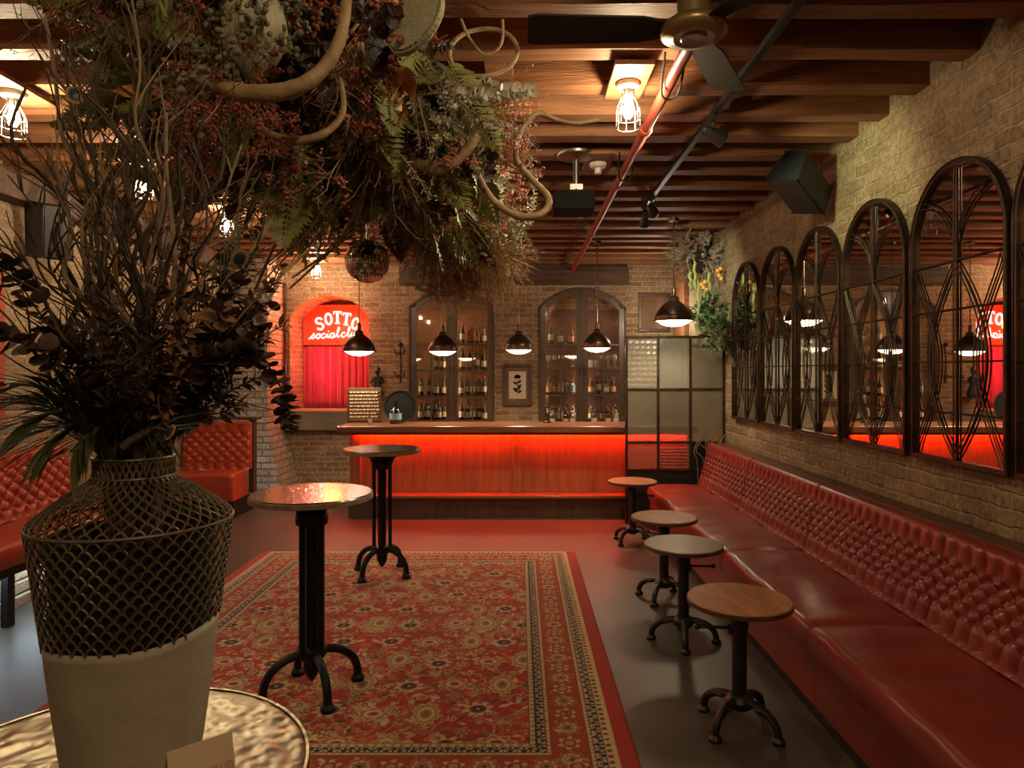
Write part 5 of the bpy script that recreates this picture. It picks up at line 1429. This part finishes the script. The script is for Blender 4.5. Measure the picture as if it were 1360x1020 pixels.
vine([(670, 305, 4.0), (690, 318, 3.95), (690, 345, 3.95), (680, 352, 4.0)], .008)
vine([(560, 215, 3.0), (600, 330, 3.6), (640, 330, 3.8), (700, 352, 3.9)], .012)
vine([(655, 190, 2.9), (665, 210, 2.88), (690, 225, 2.88), (705, 215, 2.9)], .007)
for k in range(26):
    x0, y0 = rg.uniform(330, 470), rg.uniform(270, 400); x1, y1 = x0 + rg.uniform(40, 140), y0 - rg.uniform(90, 190); Y = rg.uniform(2.3, 3.6)
    vine([(x0, y0, Y + .3), ((x0 + x1) / 2 + rg.uniform(-15, 15), (y0 + y1) / 2 + rg.uniform(-8, 8), Y + .1), (x1, y1, Y)], rg.uniform(.0035, .007), 'bare_stem', m_branch_t)
# grey green seed pod, woven disc, dead leaves
pod = MB(); n = 28
for j in range(15):
    t = j / 14; r = .075 * math.sin(PI * min(t * .98 + .02, 1)) ** .7 + .004; z = -.15 + .24 * t
    for k in range(n):
        a = 2 * PI * k / n; rr_ = r * (.88 + .16 * abs(math.sin(a * 5))); pod.v.append((rr_ * math.cos(a), rr_ * math.sin(a), z))
for j in range(14):
    for k in range(n): k2 = (k + 1) % n; pod.f.append((j * n + k, j * n + k2, (j + 1) * n + k2, (j + 1) * n + k))
pod.f.append(tuple(reversed(range(n)))); pod.f.append(tuple(14 * n + k for k in range(n)))
po = pod.build('seed_pod', m_gourd, hi); po.location = P(338, 22, 1.70) - HO; po.rotation_euler = (.2, .12, 0)
dk = MB().lathe([(.0, .004), (.118, .004), (.124, .0), (.130, .002), (.132, .018), (.126, .024), (.119, .014), (.0, .012)], 40, cap0=False, cap1=False)
for k in range(-9, 10): 
    hw_ = math.sqrt(max(.117 ** 2 - (k * .012) ** 2, 0)); dk.tube([(-hw_, k * .012, .0), (hw_, k * .012, .0)], .0068, 5)
dko = dk.build('woven_disc', m_gourd, hi)
dn_ = (Vector((0, 0, 1.55)) - P(548, 22, 1.9)).normalized() + Vector((.6, .10, -.2))
dc_ = P(549, 26, 1.86); vv_ = (Vector((0, 0, H)) - dc_).normalized(); mj_ = Vector((.60, 0, .80)); mj_ = (mj_ - vv_ * mj_.dot(vv_)).normalized(); mn_ = vv_.cross(mj_)
zz_ = -(vv_ * math.cos(math.radians(62)) + mn_ * math.sin(math.radians(62))); yy_ = zz_.cross(mj_)
mt_ = Matrix((mj_, yy_, zz_)).transposed().to_4x4()
dko.matrix_local = Matrix.Translation(dc_ - HO) @ mt_ @ Matrix.Diagonal((.78, .78, .78, 1))
dko['label'] = 'pale oval woven disc'
ol = [(540, 88, 2.0, .10), (533, 110, 2.05, .08), (532, 135, 2.1, .07), (192, 87, 1.9, .07), (185, 122, 1.9, .06), (268, 142, 1.95, .07), (252, 145, 1.95, .06), (395, 22, 2.0, .08), (530, 5, 2.1, .10)]
for (px, py, Y, s) in ol:
    mb = MB()
    for q in range(3): mb.leaf((0, 0, 0), (rg.gauss(0, .5), rg.gauss(0, .5), 1), (1, 0, 0), s * rg.uniform(.8, 1.15), s * .5, .2, .5)
    lo3 = mb.build('dead_leaf', m_orange_leaf, hi); lo3.location = P(px, py, Y) - HO; lo3.rotation_euler = (rg.uniform(1.8, 3.5), rg.uniform(-.6, .6), rg.uniform(0, 6))
# keep the mirror ball and the far bulb free of foliage, and trim the outline of the canopy
bpy.context.view_layer.update()
for o in list(hi.children):
    nm = o.name.split('.')[0]
    if nm in ('moss_core', 'curled_vine', 'woven_disc', 'seed_pod', 'dead_leaf') or o.type != 'MESH': continue
    M_ = o.matrix_world; vs = o.data.vertices; bad = ball = 0
    for i in range(0, len(vs), 5):
        q = M_ @ vs[i].co
        if q.y < .2: continue
        X_, Y_ = VX + F * q.x / q.y, VY - F * (q.z - H) / q.y
        if math.hypot(X_ - 488, Y_ - 348) < 30 or math.hypot(X_ - 428, Y_ - 362) < 12 or math.hypot(X_ - 306, Y_ - 303) < 14 or (395 < X_ < 525 and Y_ > 362): ball += 1
        if X_ > 712 or (Y_ < 110 and X_ > 608) or Y_ > 405: bad += 1
    if ball > 3 or bad > .12 * len(vs) / 5: bpy.data.objects.remove(o)
# hanging mirror ball
mbl = empty('mirror_ball', P(488, 347, 4.05), label='small mirror ball hanging under the dried flower canopy', cat='mirror ball')
mb = MB(); r = .132
for j in range(24):
    b0, b1 = -PI / 2 + PI * j / 24, -PI / 2 + PI * (j + 1) / 24; nk = max(6, int(44 * math.cos((b0 + b1) / 2)))
    for k in range(nk):
        a0, a1 = 2 * PI * (k + .06) / nk, 2 * PI * (k + .94) / nk; bb0, bb1 = b0 + .006, b1 - .006; b = len(mb.v)
        for (bb, aa) in ((bb0, a0), (bb0, a1), (bb1, a1), (bb1, a0)): mb.v.append((r * math.cos(bb) * math.cos(aa), r * math.cos(bb) * math.sin(aa), r * math.sin(bb)))
        mb.f.append((b, b + 1, b + 2, b + 3))
mb.build('mirror_tiles', m_mirror, mbl, smooth=False)
MB().ball((0, 0, 0), r * .985, 32, 20).build('core', m_blackpl, mbl)
MB().tube([(0, 0, .13), (0, 0, .42)], .008, 6).build('hanger', m_steel, mbl)
# vine hoop hung from the joists
hp = MB(); c0 = P(642, 63, 3.02); q = []
for k in range(40):
    a = 2 * PI * k / 40; rr_ = .145 * (1 + .05 * math.sin(2 * a + 1)); q.append(Vector((c0.x + rr_ * math.cos(a), c0.y + .07 * math.sin(a), c0.z + rr_ * 1. * math.sin(a) - .02)))
hp.tube(q, .010, 8, closed=True, twist=.0)
hp.tube(smoothpath([(c0.x - .10, c0.y, 3.225), (c0.x - .06, c0.y - .02, 3.13), (c0.x + .0, c0.y, 3.07), (c0.x + .06, c0.y, 3.09), (c0.x + .085, c0.y + .02, 3.15), (c0.x + .085, c0.y, 3.225)], 5), .007, 6)
tag(hp.build('vine_hoop', m_drift), 'thin bent vine hoop hanging from the joists right of the woven disc', 'vine hoop')

# ================================================================ VASE ARRANGEMENT
NECK = Vector((VXc, VYc, VZ + .70))
rv = random.Random(5)
def stem_path(tip, side_=.0, wig=.03, n=9, lean=.35):
    a = rv.uniform(0, 2 * PI); rr = rv.uniform(0, .056); base = Vector((VXc - math.cos(a) * .05, VYc - math.sin(a) * .05, VZ + .16)); nk = NECK + Vector((math.cos(a) * rr, math.sin(a) * rr, 0))
    # leave the neck in the direction of the tip
    dirx = Vector((tip - nk)); nk = NECK + Vector((max(-.055, min(.055, dirx.x * .12 + rv.uniform(-.03, .03))), max(-.055, min(.055, dirx.y * .12 + rv.uniform(-.03, .03))), 0))
    up = nk + Vector((dirx.x * .18, dirx.y * .18, max(.12, dirx.length * .3)))
    pts = [base, nk]
    for k in range(1, n + 1):
        t = k / n; b = nk * (1 - t) ** 2 + up * 2 * t * (1 - t) + tip * t * t
        b += Vector((rv.gauss(0, wig), rv.gauss(0, wig), rv.gauss(0, wig * .5))) * (1 if k < n else .3); pts.append(b)
    return smoothpath(pts, 4)
def stem_obj(name, path, r, m, extra=None):
    """mesh with its origin at the foot of the stem"""
    o0 = path[0]; N = len(path); q = [p - o0 for p in path]
    mb = MB().tube(q, [r * (1 - .72 * i / (N - 1)) * (1 + .15 * mnoise.noise((i * .5, r * 50, 1.))) for i in range(N)], 7)
    if extra: extra(mb, q)
    return mb.build(name, m, loc=o0)
def sidetwigs(k, lmin=.10, lmax=.30, r=.0028):
    def f(mb, q):
        N = len(q)
        for s in range(k):
            i = rv.randint(int(N * .40), N - 2); d = (q[i + 1] - q[i]).normalized(); ax = Matrix.Rotation(rv.uniform(0, 6.28), 3, d) @ d.orthogonal().normalized()
            dd = (d * rv.uniform(.7, 1.3) + ax * rv.uniform(.35, .8)).normalized(); ln = rv.uniform(lmin, lmax); pts = [q[i]]; p = q[i]
            for j in range(5):
                dd = (dd + Vector((rv.gauss(0, .16), rv.gauss(0, .16), rv.gauss(.05, .12)))).normalized(); p = p + dd * ln / 5; pts.append(p)
            mb.tube(pts, [r * (1 - .14 * j) for j in range(6)], 4)
    return f
tips = [(168, -30, 1.45), (182, 60, 1.5), (150, 40, 1.55), (120, 130, 1.5), (62, 195, 1.45), (88, 60, 1.6), (30, 120, 1.5), (200, 20, 1.6), (215, 150, 1.4), (250, 130, 1.55), (270, 220, 1.5), (300, 170, 1.6), (320, 250, 1.55), (240, 250, 1.35),
        (190, 200, 1.3), (135, 240, 1.35), (100, 280, 1.4), (70, 330, 1.45), (345, 330, 1.6), (230, 60, 1.7), (60, 20, 1.65), (285, 300, 1.4), (160, 170, 1.7), (205, 280, 1.28), (330, 190, 1.7), (110, 190, 1.68)]
for i, t in enumerate(tips):
    path = stem_path(P(*t), wig=.022)
    tag(stem_obj('dried_branch', path, rv.uniform(.006, .0125), m_branch if i % 4 else m_branch_t, sidetwigs(rv.randint(7, 14))), 'bare twisted dark branch standing in the perforated metal vase', 'branch', 'bare branches in the vase')
for i, t in enumerate([(22, 320, 1.3), (-10, 400, 1.35), (-20, 270, 1.5), (10, 230, 1.6)]):
    tag(stem_obj('dried_branch', stem_path(P(*t), wig=.02), .006, m_branch, sidetwigs(8, .08, .2)), 'thin bare dark branch leaning far left out of the vase', 'branch', 'branches leaning left from the vase')
# pale straight stalks near the neck
for t, lab in (((118, 440, 1.36), 'pale straight bare stalk slanting left above the vase neck'), ((352, 385, 1.42), 'pale straight bare stalk slanting right from the vase neck')):
    tag(stem_obj('bare_stalk', stem_path(P(*t), wig=.002), .0065, m_branch_t), lab, 'stalk')
# round-leaved eucalyptus branches
def leafy(name, tip, m, lab, group, n=34, rr=(.012, .024), via=None, r=.005, rounded=True, start=.42):
    pth = stem_path(P(*tip), wig=.012) if via is None else smoothpath([Vector((VXc + rv.uniform(-.04, .04), VYc, VZ + .16)), NECK + Vector((rv.uniform(-.05, .05), rv.uniform(-.05, .05), 0))] + [P(*v) for v in via] + [P(*tip)], 7)
    e = empty(name, pth[0], 0, lab, 'branch', group); q = [p - pth[0] for p in pth]; N = len(q)
    MB().tube(q, [r * (1 - .7 * i / (N - 1)) for i in range(N)], 6).build('stem', m_branch, e)
    mb = MB()
    for k in range(n):
        t = start + (1 - start) * (k + rv.random()) / n; f = t * (N - 1); i = min(int(f), N - 2); p = q[i].lerp(q[i + 1], f - i); d = (q[i + 1] - q[i]).normalized()
        for s in range(2):
            ax = Matrix.Rotation(k * 1.3 + s * PI + rv.uniform(-.4, .4), 3, d) @ d.orthogonal().normalized()
            u = rv.uniform(*rr)
            if rounded: mb.disc_leaf(p, ax + d * .3, Vector((rv.gauss(0, .5), rv.gauss(0, .5), 1)), u, 8)
            else: mb.leaf(p, ax * .8 + d * .7, Vector((rv.gauss(0, .5), rv.gauss(0, .5), 1)), u * 3, u * 1.1, .12, .3)
    mb.build('leaves', m, e)
    return e
GE = 'dark round-leaved branches in the vase'
leafy('eucalyptus_branch', (388, 565, 1.45), m_leaf_dark, 'long dark round-leaved branch arching right and drooping below the red niche', None, 46, (.011, .020), via=[(262, 470, 1.45), (322, 452, 1.45), (368, 505, 1.45)], start=.35)
leafy('eucalyptus_branch', (335, 470, 1.4), m_leaf_dark, 'dark round-leaved branch on the right of vase under the arching one', None, 34, (.012, .022), via=[(255, 500, 1.42), (300, 470, 1.4)])
for t in ((362, 398, 1.6), (345, 430, 1.5), (372, 350, 1.7), (330, 360, 1.45), (300, 410, 1.4), (310, 330, 1.55)):
    leafy('eucalyptus_branch', t, m_leaf_dark if t[0] % 4 else m_leaf_brown, 'dark round-leaved branch spreading to the right of the vase', GE, 30, (.010, .019))
leafy('eucalyptus_branch', (5, 345, 1.35), m_leaf_dark, 'dark round-leaved branch reaching left above the bench', None, 34, (.012, .022), via=[(120, 500, 1.42), (70, 440, 1.4)], start=.45)
leafy('eucalyptus_branch', (-20, 440, 1.25), m_leaf_dark, 'dark broad-leaved branch hanging low left of the vase', None, 26, (.012, .022), via=[(130, 530, 1.42), (60, 470, 1.35)], start=.4)
for t in ((250, 420, 1.3), (210, 380, 1.25), (270, 360, 1.35), (150, 400, 1.3), (110, 440, 1.35), (230, 330, 1.6), (180, 440, 1.65), (290, 500, 1.6), (85, 500, 1.55), (320, 540, 1.55), (345, 400, 1.5), (360, 450, 1.55), (335, 345, 1.55), (378, 430, 1.65), (350, 500, 1.5), (300, 370, 1.6), (260, 300, 1.5), (320, 450, 1.7), (135, 350, 1.5), (365, 375, 1.7)):
    leafy('leafy_branch', t, m_leaf_brown if t[1] % 3 == 0 else m_leaf_dark, 'brown small-leaved branch in the thick of the vase arrangement', 'small-leaved branches in the vase', 34, (.008, .014), rounded=False, start=.38)
# spiky palm leaves at the left of the rim
for i, (px, py, Y) in enumerate(((30, 560, 1.3), (5, 510, 1.3), (60, 590, 1.35), (-25, 540, 1.25), (45, 530, 1.45), (15, 590, 1.4), (95, 600, 1.35))):
    tip = P(px, py, Y); base = NECK + Vector((rv.uniform(-.05, -.01), rv.uniform(-.04, .03), -.02)); e = empty('palm_leaf', base, 0, 'spiky green palm leaf fanning out left of the vase rim', 'palm leaf', 'palm leaves at the vase rim')
    rel = tip - base; mid = rel * .5 + Vector((0, 0, .07)); st_ = smoothpath([Vector((.03, 0, -.18)), Vector((0, 0, 0)), mid, rel], 6)
    MB().tube(st_, .0035, 5).build('stalk', m_palm, e)
    mb = MB()
    for k in range(22):
        t = .30 + .70 * k / 22; f = t * (len(st_) - 1); j = min(int(f), len(st_) - 2); p = st_[j].lerp(st_[j + 1], f - j); d = (st_[j + 1] - st_[j]).normalized()
        for sgn in (-1, 1):
            sd_ = d.cross(Vector((0, 0, 1))).normalized(); mb.leaf(p, d * 1.1 + sd_ * sgn * .75 + Vector((0, 0, rv.uniform(-.1, .3))), (0, 0, 1), rv.uniform(.10, .17) * (1.15 - .5 * abs(t - .6)), .012, .15, .2)
    mb.build('leaflets', m_palm, e)
# peacock feathers
for (t, lab) in (((98, 120, 1.5), 'tall peacock feather leaning left at the upper left of vase arrangement'), ((322, 338, 1.42), 'peacock feather with blue eye right of the branches, below hanging canopy'),
                 ((228, 575, 1.34), 'peacock feather eye low beside the vase neck'), ((150, 225, 1.6), 'peacock feather standing upright in the middle of branches')):
    tip = P(*t); pth = smoothpath([Vector((VXc, VYc, VZ + .2)), NECK + Vector((.02, -.02, 0)), NECK.lerp(tip, .5) + Vector((.0, 0, .04)), tip], 8)
    e = empty('peacock_feather', pth[0], 0, lab, 'feather'); q = [p - pth[0] for p in pth]; N = len(q)
    MB().tube(q, [.003 * (1 - .6 * i / (N - 1)) for i in range(N)], 5).build('quill', m_branch_t, e)
    mb = MB(); d = (q[-1] - q[-4]).normalized(); view = Vector((0, 0, H)) - tip; nrm = (view - d * view.dot(d)).normalized(); sd_ = d.cross(nrm)
    fl_ = 26 if t[1] < 560 else 10
    for k in range(fl_):
        tt = .45 + .55 * k / fl_; f = tt * (N - 1); j = min(int(f), N - 2); p = q[j].lerp(q[j + 1], f - j); dq = (q[j + 1] - q[j]).normalized()
        for sgn in (-1, 1): mb.leaf(p, dq * 1.2 + sd_ * sgn * .8 + nrm * rv.uniform(-.2, .2), nrm, rv.uniform(.05, .10), .004, .1, .4)
    mb.build('barbs', m_pea_green, e)
    for (rr_, m_, dz) in ((.017, m_rust, .0), (.012, m_pea_green, .002), (.0085, m_pea_blue, .004)):
        ee = MB(); c = q[-1] - d * .01 + nrm * dz; b = len(ee.v)
        ee.v.append(tuple(c + nrm * .002))
        for k in range(14): a = 2 * PI * k / 14; ee.v.append(tuple(c + d * (rr_ * 1.25 * math.cos(a)) + sd_ * (rr_ * math.sin(a))))
        for k in range(14): ee.f.append((0, 1 + k, 1 + (k + 1) % 14))
        ee.build('eye', m_, e)
# feathery plumes
for i, t in enumerate(((135, 235, 1.5), (120, 290, 1.55), (105, 175, 1.6), (345, 320, 1.75), (395, 345, 1.95))):
    pth = stem_path(P(*t), wig=.006); e = empty('pampas_plume', pth[0], 0, 'tan feathery grass plume in the vase arrangement' , 'plume', 'feathery plumes in the vase'); q = [p - pth[0] for p in pth]; N = len(q)
    MB().tube(q, .0028, 5).build('stalk', m_branch_t, e); mb = MB()
    for k in range(150):
        tt = .70 + .30 * rv.random(); f = tt * (N - 1); j = min(int(f), N - 2); p = q[j].lerp(q[j + 1], f - j); dq = (q[j + 1] - q[j]).normalized(); ax = Matrix.Rotation(rv.uniform(0, 6.28), 3, dq) @ dq.orthogonal().normalized()
        mb.leaf(p, dq * 1.3 + ax * rv.uniform(.1, .5), ax, rv.uniform(.05, .10), .0035, .1, .3)
    mb.build('plume', m_straw, e)
# ================================================================ CORNER GREENERY
hb = empty('hanging_branch_cluster', P(936, 335, 7.75), label='round cluster of dried branches hanging from the ceiling in far corner', cat='dried branches')
for k in range(64):
    d = Vector((rv.gauss(0, 1), rv.gauss(0, .8), rv.gauss(-.1, .75))).normalized(); p = Vector((d.x * .06, d.y * .06, d.z * .05))
    inst('bare_twig', R.choice(TWGK), hb, None, mtx=frame_mtx(p, d, rv.uniform(0, 6), rv.uniform(.32, .46)))
for k in range(30):
    d = Vector((rv.gauss(0, 1), rv.gauss(-.3, .8), rv.gauss(-.4, .6))).normalized()
    inst('leaf_sprig', R.choice(SILV), hb, None, mtx=frame_mtx(d * .2, d, rv.uniform(0, 6), rv.uniform(.18, .28)))
MB().tube([(0, 0, 0), (0, 0, ZJ - .012 - hb.location.z)], .008, 5).build('hanging_wire', m_rope, hb)
GRN = [sprig_mesh(s, m_green, None, 22, 1., .24, .15) for s in (31, 32, 33)]
tp_ = empty('trailing_plant', (2.0, 7.43, 2.07), label='green trailing house plant in pot on the corner of the glass screen', cat='plant')
mb = MB().lathe([(.055, .0), (.075, .10), (.085, .11), (.085, .125), (.07, .12)], 18); mb.build('pot', m_tin, tp_)
for k in range(22):
    d = Vector((rv.gauss(.2, .8), rv.gauss(-.3, .8), rv.gauss(.35, .7))).normalized(); inst('leafy_stem', R.choice(GRN), tp_, None, mtx=frame_mtx((0, 0, .11), d, rv.uniform(0, 6), rv.uniform(.18, .32)))
for k in range(18):
    p = Vector((rv.uniform(-.05, .2), rv.uniform(-.15, .1), rv.uniform(.12, .34))); d = Vector((rv.gauss(0, .8), rv.gauss(-.3, .8), rv.gauss(.1, .7))).normalized(); inst('leafy_stem', R.choice(GRN), tp_, None, mtx=frame_mtx(p, d, rv.uniform(0, 6), rv.uniform(.16, .30)))
gw = empty('wall_greenery', (2.13, 7.0, 2.02), label='bunch of green leaves on right wall before the farthest arched mirror', cat='plant')
for k in range(30):
    d = Vector((rv.gauss(-.3, .5), rv.gauss(0, .9), rv.gauss(.1, .8))).normalized(); inst('leafy_stem', R.choice(GRN), gw, None, mtx=frame_mtx((rv.uniform(-.05, .0), rv.uniform(-.1, .15), rv.uniform(-.12, .15)), d, rv.uniform(0, 6), rv.uniform(.14, .26)))
MB().lathe([(.05, -.14), (.07, -.02), (.075, .0)], 14).build('wall_pot', m_darkwood, gw)
for i, (px, y0, y1) in enumerate(((916, 360, 385), (922, 345, 388), (927, 372, 436), (935, 378, 440), (941, 360, 400))):
    t = MB(); a, b = P(px, y0, 7.35), P(px + 1.5, y1, 7.35); q = [a.lerp(b, k / 9) + Vector((.008 * math.sin(k * 1.7), .008 * math.cos(k * 2.1), 0)) for k in range(10)]
    t.tube([p - a for p in q], [.006] + [.016 + .003 * math.sin(k * 3) for k in range(1, 9)] + [.006], 7)
    t.tube([(0, 0, 0), (0, .12, .12), (0, .3, .16)], .004, 4)
    tag(t.build('amaranth_strand', m_amaranth, loc=a), 'hanging green amaranth strand below the corner branch cluster', 'amaranth', 'amaranth strands in the corner')
fo = [(953, 360), (957, 357), (955, 366), (958, 370), (932, 378), (936, 375), (934, 382), (938, 385)]
for i, (px, py) in enumerate(fo):
    e = empty('dried_fruit', P(px, py, 7.30), 0, 'small orange fruit among the corner greenery', 'fruit', 'orange fruits in the corner')
    MB().ball((0, 0, 0), .024, 10, 8).build('fruit', m_orangef, e); MB().tube([(0, 0, .022), (.003, 0, .05)], .003, 4).build('stem', m_branch_t, e)
# loose vine roots behind the bench end
tw = MB()
for k in range(16):
    x = rv.uniform(1.93, 2.2); tw.tube(smoothpath([(x, 7.36 + rv.uniform(-.02, .02), .005), (x + rv.uniform(-.08, .08), 7.36, .65), (x + rv.uniform(-.1, .1), 7.36, .8), (x + rv.uniform(-.1, .1), 7.36, rv.uniform(.85, 1.0))], 4), .005, 5)
tag(tw.build('dried_vine_bundle', m_branch_t), 'tangle of dried vines standing behind the far end of red banquette', 'dried vines')

# ================================================================ LIGHTS
def lamp(kind, loc, col, power, r=.04, aim=None, size=60, blend=.5, name='lamp'):
    l = bpy.data.lights.new(name, kind); l.color = col; l.energy = power
    if kind == 'AREA': l.size = r
    else: l.shadow_soft_size = r
    if kind == 'SPOT': l.spot_size = math.radians(size); l.spot_blend = blend
    o = bpy.data.objects.new(name, l); COL.objects.link(o); o.location = loc
    if aim is not None: o.rotation_euler = (Vector(aim) - Vector(loc)).to_track_quat('-Z', 'Y').to_euler()
    return o
WARM = (1., .74, .42)
for y, p_ in ((1.7, 7), (.1, 20), (-1.4, 16)): lamp('POINT', (.577, y, 3.19), WARM, p_, .035, name='ceiling_bulb_light')
for y, p_ in ((2.3, 5), (.8, 6), (-.9, 8)): lamp('POINT', (-2.78, y, 3.19), WARM, p_, .035, name='ceiling_bulb_light')
lamp('SPOT', (1.30, 4.12, 3.05), (.92, 1., .55), 20, .03, (2.25, 4.40, 2.75), 85, .8, 'track_and_fill_spot')
lamp('SPOT', (1.20, 5.98, 3.05), (.97, 1., .70), 90, .03, (2.1, 7.9, 2.4), 60, .8, 'track_and_fill_spot')
lamp('SPOT', (1.18, 6.36, 3.05), (1., .80, .5), 60, .03, (.2, 8.2, .9), 70, .8, 'track_and_fill_spot')
for x, y, z, s, l in PEND: lamp('SPOT', (x, y, z - .05), (1., .74, .45), 28, .08, (x, y, 0), 150, .6, 'pendant_light')
lamp('SPOT', (1.19, 4.45, 3.12), (1., .82, .52), 85, .03, (-.4, 3.6, 2.45), 72, .8, 'track_and_fill_spot')  # added fill to brighten the canopy's right flank, no spotlight head here
lamp('SPOT', (1.19, 2.2, 3.12), (1., .82, .52), 26, .03, (-.5, 2.6, 2.75), 70, .8, 'track_and_fill_spot')  # added fill for the near canopy, has no fitting on the track
lamp('POINT', (1.75, 8.9, 2.4), (1., .88, .66), 14, .05, name='bar_end_fill_light')  # added fill behind the glass screen to brighten its panes, no fitting
lamp('POINT', (-2.72, 9.86, 2.36), (1., .115, .014), 27, .14, name='niche_red_light')
lamp('POINT', (-2.95, 10.15, 1.75), (1., .22, .22), 5, .04, name='niche_red_light')
w = bpy.data.worlds.new('world'); sc.world = w; w.use_nodes = True
w.node_tree.nodes['Background'].inputs[0].default_value = (.9, .6, .4, 1); w.node_tree.nodes['Background'].inputs[1].default_value = .02
# ================================================================ CAMERA
cam = bpy.data.cameras.new('camera'); co = bpy.data.objects.new('camera', cam); COL.objects.link(co); sc.camera = co
co.location = (0, 0, H); co.rotation_euler = (PI / 2, 0, 0)
cam.sensor_fit = 'HORIZONTAL'; cam.sensor_width = 36; cam.lens = F * 36 / 1360; cam.shift_x = -10 / 1360; cam.shift_y = -15 / 1360; cam.clip_start = .05; cam.clip_end = 60
sc.view_settings.view_transform = 'Standard'; sc.view_settings.look = 'None'; sc.view_settings.gamma = 1; sc.view_settings.use_curve_mapping = False
sc.view_settings.exposure = 1.08
try:
    sc.cycles.use_denoising = True; sc.cycles.sample_clamp_indirect = 8; sc.cycles.max_bounces = 8; sc.cycles.diffuse_bounces = 3; sc.cycles.transparent_max_bounces = 16; sc.cycles.caustics_reflective = False; sc.cycles.caustics_refractive = False
except Exception: pass
